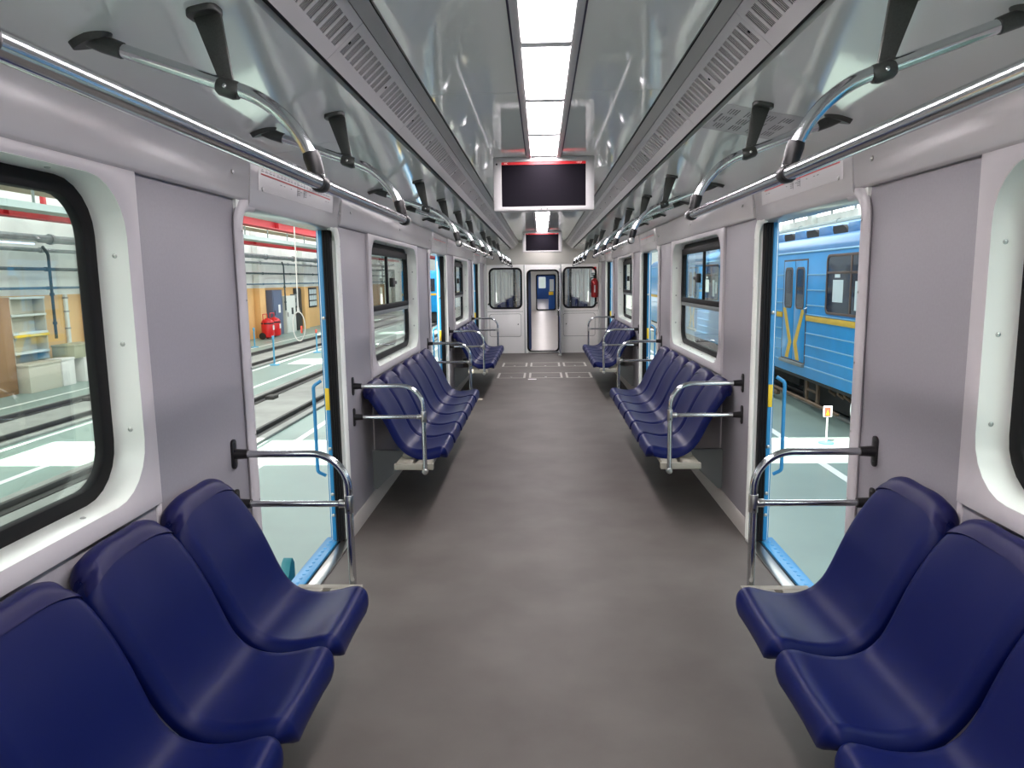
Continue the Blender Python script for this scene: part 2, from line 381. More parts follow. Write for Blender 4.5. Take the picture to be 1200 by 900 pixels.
# ------------------------------------------------------------------ side windows
wn = 0
def side_window(s, k, transom):
    global wn; wn += 1
    a, c = win_y(k); S = lambda x: s*x; fn = lambda u, v, ww: (S(ww), u, v)
    lab = {0: 'large fixed window before the first doorway ', 1: 'window with black top vent between first and second doorways ', 2: 'window with black top vent beyond the second doorway '}[k]
    w = struct('window_%d' % wn, (S(1.33), (a+c)/2, 0.957), lab + WHERE[s])
    outer = rect_like(a, c, 0.957, 2.022); inn = rrect(a+0.085, c-0.075, 1.018, 1.985, 0.17)
    MB().ring(outer, inn, fn, 1.282, 1.315).build('surround', 'light_plastic', w, 0.004)
    rev = rrect(a+0.085, c-0.075, 1.018, 1.985, 0.17); rev2 = rrect(a+0.080, c-0.070, 1.013, 1.990, 0.17)
    back = [(u, v) for u, v in rev]
    mb = MB(); n = len(rev); vv = [fn(u, v, 1.2835) for u, v in rev] + [fn(u, v, 1.41) for u, v in rrect(a+0.095, c-0.082, 1.025, 1.98, 0.165)]
    vo = [fn(u, v, 1.2835) for u, v in rev2] + [fn(u, v, 1.41) for u, v in rrect(a+0.088, c-0.075, 1.018, 1.987, 0.165)]
    mb.add(vv + vo, [(i, (i+1) % n, n+(i+1) % n, n+i) for i in range(n)] + [(2*n+i, 3*n+i, 3*n+(i+1) % n, 2*n+(i+1) % n) for i in range(n)]
           + [(i, 2*n+i, 2*n+(i+1) % n, (i+1) % n) for i in range(n)])
    mb.build('reveal', 'daylit_plastic', w)
    so_ = rrect(a+0.088, c-0.075, 1.018, 1.987, 0.165); si = rrect(a+0.145, c-0.135, 1.068, 1.93, 0.12)
    MB().ring(so_, si, fn, 1.378, 1.412).build('rubber_seal', 'rubber', w, 0.008)
    gi = rrect(a+0.14, c-0.13, 1.063, 1.935, 0.12)
    pane = MB().prism(gi, fn, 1.394, 1.398).build('pane', 'window_glass', w, smooth=0)
    for zz in (1.22, 1.49, 1.76):
        MB().dome((S(1.325), c-0.0765, zz), (0, -1, 0), 0.0085, 0.004).build('screw', 'steel', w)
        MB().dome((S(1.325), a+0.0865, zz), (0, 1, 0), 0.0085, 0.004).build('screw', 'steel', w)
    for i in range(4):
        yy = a+0.35+(c-a-0.7)*i/3
        MB().dome((S(1.325), yy, 1.02), (0, 0, 1), 0.0085, 0.004).build('screw', 'steel', w)
        MB().dome((S(1.325), yy, 1.983), (0, 0, -1), 0.0085, 0.004).build('screw', 'steel', w)
    if transom:
        B(S(1.372), S(1.402), a+0.10, c-0.095, 1.395, 1.43).build('transom_bar', 'cab_grey', w, 0.004)
        vf = MB(); vf.ring(rect_like(a+0.13, c-0.12, 1.43, 1.94), rrect(a+0.165, c-0.16, 1.475, 1.885, 0.05), fn, 1.366, 1.392)
        vf.build('vent_frame', 'rubber', w, 0.004)
        ym = (a+c)/2
        B(S(1.37), S(1.392), ym-0.018, ym+0.018, 1.47, 1.89).build('vent_mullion', 'rubber', w, 0.003)
        h = MB(); h.box(S(1.335), S(1.37), ym+0.05, ym+0.14, 1.62, 1.70); h.box(S(1.345), S(1.37), ym+0.13, ym+0.28, 1.645, 1.675)
        h.build('vent_latch', 'black_plastic', w, 0.006)
    return w
for s in (-1, 1):
    for k in range(3): side_window(s, k, k > 0)

# ------------------------------------------------------------------ side doorways (open sliding doors)
dn = 0
def side_door(s, k):
    global dn; dn += 1
    a, c = door_y(k); S = lambda x: s*x
    pos = {-1: 'doorway behind the camera ', 0: 'nearest open doorway ', 1: 'second open doorway along the carriage ', 2: 'third open doorway near the end wall '}[k]
    d = struct('door_%d' % dn, (S(1.35), (a+c)/2, 0), pos + WHERE[s])
    # rounded jamb trims
    for (y0, sg) in ((a, 1), (c, -1)):
        yj = y0 - sg*0.035
        pth = fillet([(S(1.29), yj, 0.0), (S(1.29), yj, 2.015), (S(1.29), yj + sg*0.17, 2.015)], 0.115, 8)
        MB().tube(pth, 0.037, 14, flat=0.45).build('jamb_trim', 'light_plastic' if sg > 0 else 'daylit_plastic', d, smooth=50)  # same trim on both jambs; the far one is coloured as daylit
        B(S(1.285), S(1.405), y0 - sg*0.045, y0 - sg*0.004, 0.0, 2.02).build('jamb_liner', 'daylit_plastic', d, 0.004)
        # black rubber edge of the retracted leaf, ribbed
        rb = MB(); rb.box(S(1.313), S(1.362), y0 - sg*0.004, y0 + sg*0.038, 0.012, 1.985)
        for xx in (1.321, 1.337, 1.353): rb.tube([(S(xx), y0 + sg*0.038, 0.012), (S(xx), y0 + sg*0.038, 1.985)], 0.0085, 8)
        leaf = B(S(1.362), S(1.39), y0 - sg*0.30, y0 + sg*0.035, 0.012, 1.99).build('door_leaf', 'door_blue', d, 0.006)
        rb.build('rubber_edge', 'rubber', d)
        for zz in (0.18, 0.32, 0.62, 1.45):
            MB().dome((S(1.376), y0 + sg*0.035, zz), (0, sg, 0), 0.012, 0.006).build('bolt', 'steel', leaf)
        for i in range(7):
            MB().dome((S(1.2715), y0 - sg*0.035, 0.15 + i*0.29), (-s, 0, 0), 0.005, 0.003, 6).build('screw', 'steel', d)
    B(S(1.364), S(1.392), c+0.0, c+0.036-0.075, 0.87, 1.01).build('yellow_band', 'yellow', d, 0.003)
    # outside handrail beside the far jamb
    hp = fillet([(S(1.43), c+0.02, 1.05), (S(1.475), c+0.0, 1.02), (S(1.475), c+0.0, 0.46), (S(1.43), c+0.02, 0.43)], 0.03, 5)
    MB().tube(hp, 0.011, 8).build('outside_handrail', 'door_blue', d)
    sill = MB(); sill.box(S(1.262), S(1.335), a, c, 0.0, 0.010); sill.build('sill_strip', 'steel', d, 0.003)
    B(S(1.335), S(1.36), a, c, -0.04, -0.008).build('sill_gap', 'dark_gap', d, smooth=0)
    st = B(S(1.36), S(1.45), a-0.05, c+0.05, -0.06, 0.004).build('door_step', 'door_blue', d, 0.004)
    for i in range(24):
        yy = a + 0.04 + i*(c-a-0.08)/23
        MB().dome((S(1.405), yy, 0.004), (0, 0, 1), 0.012, 0.004, 6).build('tread_stud', 'door_blue', st)
    return d
for s in (-1, 1):
    for k in range(-1, 3): side_door(s, k)

# ------------------------------------------------------------------ ceiling
ceil = struct('ceiling', (0, 7, Z_C), 'glossy grey white carriage ceiling panels')
joints = [Y_BACK, -1.1, 1.1, 3.3, 5.5, 7.7, 9.9, 12.1, 14.3, Y_END]
for s in (-1, 1):
    S = lambda x: s*x
    fn = lambda u, v, ww: (S(u), ww, v)
    for a, c in zip(joints[:-1], joints[1:]):
        MB().prism([(0.120, Z_C), (0.50, Z_C), (0.515, Z_C+0.012), (0.515, Z_C+0.02), (0.120, Z_C+0.02)], fn, a+0.0015, c-0.0015).build('ceiling_panel', 'ceiling_gloss', ceil, 0.0)
        MB().prism([(0.696, 2.3314), (1.262, 2.2225), (1.262, 2.245), (0.696, 2.354)], fn, a+0.0012, c-0.0012).build('sloped_panel', 'ceiling_slope', ceil, 0.0)
    MB().prism([(0.512, Z_C+0.001), (0.548, 2.440), (0.558, 2.446), (0.53, Z_C+0.02)], fn, Y_BACK, Y_END-0.2).build('duct_lip', 'lip_grey', ceil)
    MB().prism([(0.49, 2.50), (0.60, 2.50), (0.72, 2.375), (0.715, 2.352), (0.672, 2.352), (0.62, 2.45), (0.545, 2.49)], fn, Y_BACK, Y_END-0.2).build('duct_back', 'dark_gap', ceil, smooth=0)  # near-black colour stands in for shade in the slots and edge gap
    MB().prism([(1.245, 2.2225), (1.255, 2.226), (1.25, 2.23)], fn, Y_BACK, Y_END).build('seam_strip', 'lip_grey', ceil)
B(-1.44, 1.44, Y_BACK, Y_END, 2.53, 2.60).build('roof_deck', 'roof_grey', ceil, smooth=0)
for s in (-1, 1):
    MB().prism([(1.26, 2.25), (1.43, 2.25), (1.44, 2.60), (0.7, 2.60), (0.7, 2.40)], lambda u, v, ww: (s*u, ww, v), Y_BACK, Y_END).build('roof_side', 'roof_grey', ceil, smooth=0)

# perforated ventilation strips between the centre and the sloped panels
def grille_mesh(s, n_half=9, L=1.10):
    P0 = Vector((s*0.552, 0, 2.436)); P1 = Vector((s*0.662, 0, 2.338)); d = (P1-P0); nrm = Vector((-d.z, 0, d.x)).normalized()
    if nrm.z > 0: nrm = -nrm
    mb = MB(); pt = lambda t, y, h: tuple(P0 + d*t + nrm*h + Vector((0, y, 0)))
    def slab(t0, t1, y0, y1, h0, h1):
        mb.add([pt(t0,y0,h0),pt(t1,y0,h0),pt(t1,y1,h0),pt(t0,y1,h0),pt(t0,y0,h1),pt(t1,y0,h1),pt(t1,y1,h1),pt(t0,y1,h1)],
               [(0,3,2,1),(4,5,6,7),(0,1,5,4),(1,2,6,5),(2,3,7,6),(3,0,4,7)])
    a, c = 0.18, 0.72
    slab(-0.02, a, 0.001, L-0.001, -0.003, 0); slab(c, 1.0, 0.001, L-0.001, -0.003, 0)
    slab(1.0, 1.035, 0.001, L-0.001, -0.012, 0.0)
    pitch = 0.057; gap = 0.018; y = 0.001
    for h in range(2):
        y0 = h*L/2 + (L/2 - n_half*pitch + gap)/2
        slab(a, c, y, y0, -0.003, 0)
        for i in range(n_half):
            q = y0 + i*pitch; ww = pitch-gap
            for k in range(1, 4): slab(a, c, q + ww*k/4 - 0.0007, q + ww*k/4 + 0.0007, -0.003, -0.0006)
            y = q + ww
            if i < n_half-1: slab(a, c, y, y + gap, -0.003, 0)
    slab(a, c, y, L-0.001, -0.003, 0)
    return mb
gm = {s: grille_mesh(s).mesh('vent_grille', 'duct_grey', smooth=0) for s in (-1, 1)}
gj = 2.295 - 1.10*4
scr = {s: MB().dome((s*0.600, 0.0, 2.391), (-s*0.65, 0, -0.75), 0.006, 0.003, 6).mesh('grille_screw', 'dark_gap') for s in (-1, 1)}
for s in (-1, 1):
    for i in range(17):
        y = gj + 1.10*i
        if y < Y_BACK - 0.6 or y + 1.10 > Y_END + 0.01: continue
        g = place('vent_grille', gm[s], ceil, (0, y, 0))
        place('grille_screw', scr[s], g, (0, y+0.55, 0)); place('grille_screw', scr[s], g, (0, y+0.03, 0))
    # end caps of the duct
    MB().prism([(0.54, 2.46), (0.55, 2.43), (0.665, 2.33), (0.69, 2.34), (0.69, 2.46)], lambda u, v, ww: (s*u, ww, v), Y_END-0.24, Y_END-0.19).build('duct_end', 'duct_grey', ceil)

# ------------------------------------------------------------------ ceiling light runs
def light_run(y0, y1, label):
    t = thing('ceiling_light', (0, (y0+y1)/2, Z_C), label, 'light', 'strip lights along the ceiling')
    n = max(1, round((y1-y0)/0.755)); p = (y1-y0)/n
    for s in (-1, 1):
        B(s*0.084, s*0.112, y0, y1, Z_C-0.012, Z_C+0.02).build('side_rail', 'lamp_frame', t, 0.002)
        B(s*0.112, s*0.121, y0, y1, Z_C+0.002, Z_C+0.03).build('shadow_gap', 'lamp_dark', t, smooth=0)
    for i in range(n):
        a = y0+i*p; mb = MB(); N = 8; M = 6; vv = []; ff = []
        for r in range(M+1):
            for q in range(N+1):
                u = q/N*2-1; v = r/M*2-1
                vv.append((u*0.084, a+0.026+(v+1)/2*(p-0.052), Z_C+0.004 - 0.010*(1-u*u)*(1-v**4)))
        for r in range(M):
            for q in range(N): ff.append((r*(N+1)+q, r*(N+1)+q+1, (r+1)*(N+1)+q+1, (r+1)*(N+1)+q))
        mb.add(vv, ff); mb.build('diffuser', 'lamp', t)
        B(-0.084, 0.084, a-0.026, a+0.026, Z_C-0.016, Z_C+0.02).build('cross_bar', 'lamp_bar', t, 0.002)
    B(-0.112, 0.112, y0, y1, Z_C+0.02, Z_C+0.03).build('tray', 'lamp_frame', t, smooth=0)
light_run(-2.10, 4.96, 'glowing strip light overhead before the first hanging monitor')
light_run(5.06, 12.56, 'glowing strip light between the two hanging monitors')
light_run(12.70, 16.3, 'strip light behind the farther monitor near the end wall')
B(-0.121, 0.121, Y_BACK, -2.10, Z_C, Z_C+0.02).build('ceiling_panel', 'ceiling_gloss', ceil, smooth=0)
B(-0.121, 0.121, 16.3, Y_END, Z_C, Z_C+0.02).build('ceiling_panel', 'ceiling_gloss', ceil, smooth=0)
for yy in (5.01, 12.63): B(-0.121, 0.121, yy-0.07, yy+0.07, Z_C, Z_C+0.02).build('ceiling_panel', 'ceiling_gloss', ceil, smooth=0)

# ------------------------------------------------------------------ hanging monitors
def text(name, body, size, m_, parent, loc, rot):
    cu = bpy.data.curves.new(name, 'FONT'); cu.body = body; cu.size = size; cu.align_x = 'LEFT'; cu.materials.append(MATS[m_])
    tmp = bpy.data.objects.new(name + '_curve', cu); me = bpy.data.meshes.new_from_object(tmp); bpy.data.objects.remove(tmp); bpy.data.curves.remove(cu)
    o = bpy.data.objects.new(name, me); COL.objects.link(o); a = ABS[parent.name]; o.parent = parent
    o.location = (loc[0]-a[0], loc[1]-a[1], loc[2]-a[2]); o.rotation_euler = rot; return o
def monitor(y, label):
    t = thing('monitor', (0, y, 2.12), label, 'monitor', 'monitors hung from the ceiling')
    fn = lambda u, v, ww: (u, ww, v)
    hs = B(-0.335, 0.332, y+0.02, y+0.11, 2.122, Z_C-0.0005).build('housing', 'lamp_frame', t, 0.012)
    MB().ring(rect_like(-0.335, 0.332, 2.122, Z_C-0.001), rrect(-0.281, 0.276, 2.150, 2.438, 0.006), fn, y, y+0.03).build('bezel', 'lamp_frame', t, 0.006)
    B(-0.283, 0.278, y+0.012, y+0.022, 2.148, 2.44).build('screen', 'screen', t, smooth=0)
    B(-0.281, 0.276, y+0.0095, y+0.012, 2.421, 2.4385).build('screen_banner', 'red_print', t, smooth=0)
    text('screen_text', 'HC', 0.017, 'white_print', t, (-0.262, y+0.009, 2.4245), (PI/2, 0, 0))
    text('screen_clock', '12:07', 0.017, 'white_print', t, (0.213, y+0.009, 2.4245), (PI/2, 0, 0))
    MB().dome((-0.312, y, 2.425), (0, -1, 0), 0.007, 0.003).build('screw', 'dark_gap', t)
    for sx in (-1, 1): MB().dome((sx*0.02, y, 2.133), (0, -1, 0), 0.004, 0.002).build('sensor', 'dark_gap', t)
    return t
monitor(4.97, 'large hanging monitor with black screen and red top bar')
monitor(12.62, 'smaller looking distant hanging monitor with black screen by the end wall')

# ------------------------------------------------------------------ seats
GRP = {0: (-0.395, 2.89), 1: (4.815, 8.10), 2: (10.025, 13.31)}
PITCH_S = 0.468
BANK = {0: 'bank before the first doorway', 1: 'bank between first and second doorways', 2: 'bank beyond the second doorway'}
PROF = [(1.222, .992), (1.200, .958), (1.165, .895), (1.130, .825), (1.100, .755), (1.072, .685), (1.045, .620), (1.015, .565), (.975, .525), (.925, .505), (.865, .500), (.805, .508), (.765, .518), (.735, .521), (.712, .512), (.697, .492), (.690, .462), (.694, .435)]
PROF = [(x+0.004, z-0.014) for x, z in PROF]
PROF = [(x, 0.6+(z-0.6)*0.93 if z > 0.6 else z) for x, z in PROF]
N_ROLL = 5
PROF = [(1.276, .902), (1.277, .932), (1.270, .952), (1.256, .964), (1.240, .962)] + PROF      # top edge rolls back towards the wall
V_TOP = N_ROLL / (len(PROF) - 1)
def resample(P, n):
    out = []; k = len(P)-1
    for i in range(n+1):
        t = i/n*k; a = min(int(t), k-1); f = t-a
        p0, p1, p2, p3 = P[max(a-1,0)], P[a], P[a+1], P[min(a+2,k)]
        out.append(tuple(0.5*((2*p1[j]) + (-p0[j]+p2[j])*f + (2*p0[j]-5*p1[j]+4*p2[j]-p3[j])*f*f + (-p0[j]+3*p1[j]-3*p2[j]+p3[j])*f**3) for j in (0, 1)))
    return out
def shell(s, P, nv, wfun, hfun, thick, arch, nu=20, i0=0, i1=None, lift=0.0, grow=0.0):
    P = resample(P, nv); mb = MB(); top = []; bot = []; i1 = nv if i1 is None else i1
    for i, (x, z) in enumerate(P):
        if i < i0 or i > i1: continue
        a = P[max(0, i-1)]; c = P[min(nv, i+1)]; tx, tz = c[0]-a[0], c[1]-a[1]; L = math.hypot(tx, tz); nx, nz = tz/L, -tx/L   # towards the sitter
        v = i/nv; rt = []; rb = []
        for j in range(nu+1):
            u0 = j/nu*2-1; u = math.copysign(1-(1-abs(u0))**1.6, u0) if u0 else 0.0
            h = hfun(u, v) + lift; w = wfun(v) + grow
            dz = -arch(v)*max(0, (abs(u)-0.25)/0.75)**2.2
            rt.append((s*(x+nx*h), u*w, z+nz*h+dz)); hb = min(h, 0.0)-thick*(1-0.35*abs(u)**6)
            rb.append((s*(x+nx*hb), u*w*0.985, z+nz*hb+dz))
        top.append(rt); bot.append(rb)
    nv = i1 - i0
    vv = [p for r in top for p in r] + [p for r in bot for p in r]; n1 = nu+1; o = (nv+1)*n1; ff = []
    for i in range(nv):
        for j in range(nu):
            ff.append((i*n1+j, i*n1+j+1, (i+1)*n1+j+1, (i+1)*n1+j)); ff.append((o+i*n1+j, o+(i+1)*n1+j, o+(i+1)*n1+j+1, o+i*n1+j+1))
        for j in (0, nu): ff.append((i*n1+j, (i+1)*n1+j, o+(i+1)*n1+j, o+i*n1+j))
    for i in (0, nv):
        for j in range(nu): ff.append((i*n1+j, i*n1+j+1, o+i*n1+j+1, o+i*n1+j))
    return mb.add(vv, ff)
def sm(t): t = max(0, min(1, t)); return t*t*(3-2*t)
def w_seat(v):
    v = max(0.0, (v-V_TOP)/(1-V_TOP))
    w = 0.231 - 0.014*math.exp(-((v-0.42)/0.16)**2)
    if v < 0.12: w -= 0.036*(1-v/0.12)**2
    if v > 0.84: w -= 0.050*((v-0.84)/0.16)**2
    return w
def h_seat(u, v):
    v = max(0.0, (v-V_TOP)/(1-V_TOP))
    h = 0.016*u*u * (1 - 0.7*sm((v-0.75)/0.2)) - 0.006
    e = max(0, (abs(u)-0.86)/0.14)
    return h - (0.028 + 0.026*sm((v-0.42)/0.2))*e*e
seat_me, band_me = {}, {}
for s in (-1, 1):
    arch_f = lambda v: 0.050*(1-sm((v-V_TOP)/0.26))
    seat_me[s] = shell(s, PROF, 66, w_seat, h_seat, 0.033, arch_f).mesh('seat_shell', 'seat_blue', smooth=60)
    band_me[s] = shell(s, PROF, 66, w_seat, h_seat, 0.006, arch_f, i0=2, i1=18, lift=0.006, grow=0.001).mesh('top_band', 'seat_band', smooth=60)
    BR = B(s*0.80, s*1.02, -0.17, 0.17, 0.422, 0.455)
    seat_me[s, 'bracket'] = BR.mesh('mounting_bracket', 'beam_grey', bevel=0.006)
def seat_y(k, i):
    y0, y1 = GRP[k]; c = (y0+y1)/2
    return c + (0.03, -0.08, -0.06)[k] + (i-2.5)*PITCH_S
for s in (-1, 1):
    for k in range(3):
        for i in range(6):
            if k == 0 and i < 2: continue          # behind the camera, out of the picture
            y = seat_y(k, i)
            if k == 0: lab = '%s blue plastic seat from the doorway armrest, foreground bank, %s side' % (NTH[5-i], SHORT[s])
            else: lab = '%s blue plastic seat from the near armrest, %s bank, %s side' % (NTH[i], {1: 'middle', 2: 'far'}[k], SHORT[s])
            t = thing('passenger_seat', (s*1.0, y, 0.42), lab, 'seat', 'blue seats %s of %s' % (WHERE[s].replace('on ', ''), BANK[k]))
            place('seat_shell', seat_me[s], t, (0, y, 0)); place('top_band', band_me[s], t, (0, y, 0)); place('mounting_bracket', seat_me[s, 'bracket'], t, (0, y, 0))
        y0, y1 = GRP[k]
        bt = thing('seat_beam', (s*0.92, (y0+y1)/2, 0.38), 'beige steel beam under the %s seat bank %s' % (('foreground', 'middle', 'far')[k], WHERE[s]), 'beam', 'beams under the seats')
        for xx in (0.845, 0.985): B(s*(xx-0.055), s*(xx+0.055), y0+0.045, y1-0.045, 0.392, 0.424).build('rail_profile', 'beam_grey', bt, 0.004)
        for yy in (y0+0.05, y1-0.05): B(s*0.775, s*1.045, yy-0.02, yy+0.02, 0.386, 0.426).build('end_plate', 'beam_grey', bt, 0.003)
        for yy in (y0+0.5, (y0+y1)/2, y1-0.5):
            MB().prism([(1.0, 0.39), (1.0, 0.415), (1.30, 0.415), (1.30, 0.12), (1.27, 0.12)], lambda u, v, ww: (s*u, ww, v), yy-0.02, yy+0.02).build('wall_bracket', 'cab_grey', bt, 0.003)

# ------------------------------------------------------------------ armrest rails at the bank ends
def armrest(s, y, label):
    t = thing('armrest_rail', (s*0.825, y, 0.40), label, 'handrail', 'chrome armrest rails at the seat bank ends')
    S = lambda x: s*x
    pth = fillet([(S(1.262), y, 0.975), (S(0.825), y, 0.975), (S(0.825), y, 0.375)], 0.15, 12)
    MB().tube(pth, 0.0155, 14).build('bent_tube', 'chrome', t)
    MB().tube([(S(1.262), y, 0.763), (S(0.84), y, 0.763)], 0.0135, 12).build('crossbar', 'chrome', t)
    j = MB(); j.tube([(S(0.825), y, 0.725), (S(0.825), y, 0.80)], 0.0195, 12); j.tube([(S(0.84), y, 0.763), (S(0.868), y, 0.763)], 0.0175, 12)
    jj = j.build('joint_clamp', 'steel', t, 0.002)
    MB().dome((S(0.825), y-0.019, 0.740), (0, -1, 0), 0.005, 0.004).build('clamp_screw', 'dark_gap', jj)
    MB().lathe([(0.017, -0.022), (0.021, -0.014), (0.021, 0.014), (0.017, 0.022)], (S(0.825), y, 0.385), 12, 'Y').build('foot_clamp', 'steel', t, 0.002)
    for zz in (0.975, 0.763):
        p = MB().prism(rrect(y-0.021, y+0.021, zz-0.062, zz+0.062, 0.018, 4), lambda u, v, ww: (S(ww), u, v), 1.290, 1.3005).build('wall_plate', 'black_plastic', t, 0.003)
        MB().lathe([(0.022, 0.0), (0.0205, -s*0.028), (0.019, -s*0.055)], (S(1.291), y, zz), 14, 'X').build('socket', 'black_plastic', p)
        for q in (-0.045, 0.045): MB().dome((S(1.290), y, zz+q), (-s, 0, 0), 0.007, 0.003).build('plate_screw', 'pewter', p)
for s in (-1, 1):
    armrest(s, GRP[0][1], 'bent chrome armrest rail before the first doorway ' + WHERE[s])
    for k, nm in ((1, 'middle'), (2, 'far')):
        armrest(s, GRP[k][0], 'chrome armrest rail at near end of %s seat bank, %s side' % (nm, SHORT[s]))
        armrest(s, GRP[k][1], 'chrome armrest rail at far end of %s seat bank, %s side' % (nm, SHORT[s]))

# ------------------------------------------------------------------ overhead grab rails: bar, bent arms from the sloped ceiling, flat straps
XR, ZR = 0.556, 1.908
def slope_z(x): return 2.336 - (x-0.672)*(2.336-2.2225)/(1.262-0.672)
def arm_meshes(s):
    S = lambda x: s*x; zf = slope_z(1.07)
    pth = fillet([(S(1.055), 0, 2.238), (S(0.602), 0, 2.080), (S(XR+0.002), 0, ZR+0.01)], 0.27, 12)
    arm = MB().tube(pth, 0.0165, 14).mesh('bent_arm', 'chrome', smooth=50)
    # cast flange: teardrop plate on the sloped panel with a collar
    fl = MB(); out = []
    for i in range(20):
        a = 2*PI*i/20; u = math.cos(a); v = math.sin(a); out.append((1.085 + 0.062*u*(1.0 if u > 0 else 0.75), 0.034*v*(1.0 - 0.45*max(0, u))))
    n = len(out); vv = [(S(u), v, slope_z(u)+0.002) for u, v in out] + [(S(1.08+(u-1.08)*0.82), v*0.8, slope_z(u)-0.016) for u, v in out]
    fl.add(vv, [tuple(range(n)), tuple(range(n, 2*n))] + [(i, (i+1) % n, n+(i+1) % n, n+i) for i in range(n)])
    fl.tube([(S(1.10), 0, 2.252), (S(1.06), 0, 2.240), (S(1.015), 0, 2.2235)], [0.016, 0.021, 0.0195], 12)
    fl = fl.mesh('ceiling_flange', 'pewter', smooth=50)
    # flat strap from the ceiling down to the arm
    xt, zt = 0.805, slope_z(0.805)-0.012; xb, zb = 0.765, 2.135
    st = MB(); tw, bw = 0.034, 0.0155
    def sect(x, z, wx, th): return [(S(x-wx), -th, z), (S(x+wx), -th, z), (S(x+wx), th, z), (S(x-wx), th, z)]
    vv = sect(xt, zt, tw, 0.006) + sect((xt+xb)/2, (zt+zb)/2, (tw+bw)/2, 0.005) + sect(xb, zb, bw, 0.005)
    st.add(vv, [(0,1,2,3)[::-1], (8,9,10,11)] + [(i*4+j, i*4+(j+1)%4, (i+1)*4+(j+1)%4, (i+1)*4+j) for i in range(2) for j in range(4)])
    st.prism(rrect(-0.036, 0.036, -0.030, 0.042, 0.022, 4), lambda u, v, ww: (S(0.805+v), u, slope_z(0.805+v)+ww), -0.014, 0.002)
    strap = st.mesh('ceiling_strap', 'pewter', smooth=40, bevel=0.002)
    cl = MB(); d = Vector((S(0.690)-S(1.055), 0, 2.105-2.238)).normalized(); c = Vector((S(0.765), 0, 2.1325))
    cl.tube([c-d*0.026, c-d*0.018, c+d*0.018, c+d*0.028], [0.018, 0.0225, 0.0225, 0.018], 12)
    clamp = cl.mesh('strap_clamp', 'pewter', smooth=50)
    sc_ = MB().dome((S(0.765), -0.0225, 2.1325), (0, -1, 0), 0.006, 0.004).mesh('clamp_screw', 'chrome')
    hk = MB(); e = (Vector((S(0.602), 0, 2.080))-Vector((S(XR), 0, ZR))).normalized(); q = Vector((S(XR), 0, ZR))
    hk.tube([q+e*0.075, q+e*0.062, q+e*0.018], [0.0195, 0.0215, 0.018], 12)
    hk.tube([q+Vector((0, -0.020, 0)), q+Vector((0, -0.014, 0)), q+Vector((0, 0.014, 0)), q+Vector((0, 0.020, 0))], [0.0185, 0.0215, 0.0215, 0.0185], 16)
    hook = hk.mesh('bar_clamp', 'black_plastic', smooth=50)
    return arm, fl, strap, clamp, sc_, hook
AM = {s: arm_meshes(s) for s in (-1, 1)}
for s in (-1, 1):
    for k in range(3):
        y0, y1 = GRP[k]; pos = {0: 'nearest overhead chrome grab rail above the front seats ', 1: 'overhead chrome grab rail above the middle seat bank ', 2: 'farthest overhead chrome grab rail above the last seat bank '}[k]
        t = thing('grab_rail', (s*XR, (y0+y1)/2, ZR), pos + WHERE[s], 'handrail', 'overhead grab rails')
        MB().tube([(s*XR, y0-0.045, ZR), (s*XR, y1+0.045, ZR)], 0.0165, 16).build('long_bar', 'chrome', t, smooth=50)
        for yy in (y0-0.045, y1+0.045): MB().tube([(s*XR, yy-0.006, ZR), (s*XR, yy+0.006, ZR)], 0.0185, 14).build('end_cap', 'steel', t, 0.002)
        for i in range(4):
            y = y0 + (y1-y0)*i/3
            if y < -0.2: continue
            a = place('bent_arm', AM[s][0], t, (0, y, 0)); place('ceiling_flange', AM[s][1], a, (0, y, 0)); place('bar_clamp', AM[s][5], a, (0, y, 0))
            st = place('ceiling_strap', AM[s][2], t, (0, y, 0)); c = place('strap_clamp', AM[s][3], st, (0, y, 0)); place('clamp_screw', AM[s][4], st, (0, y, 0))

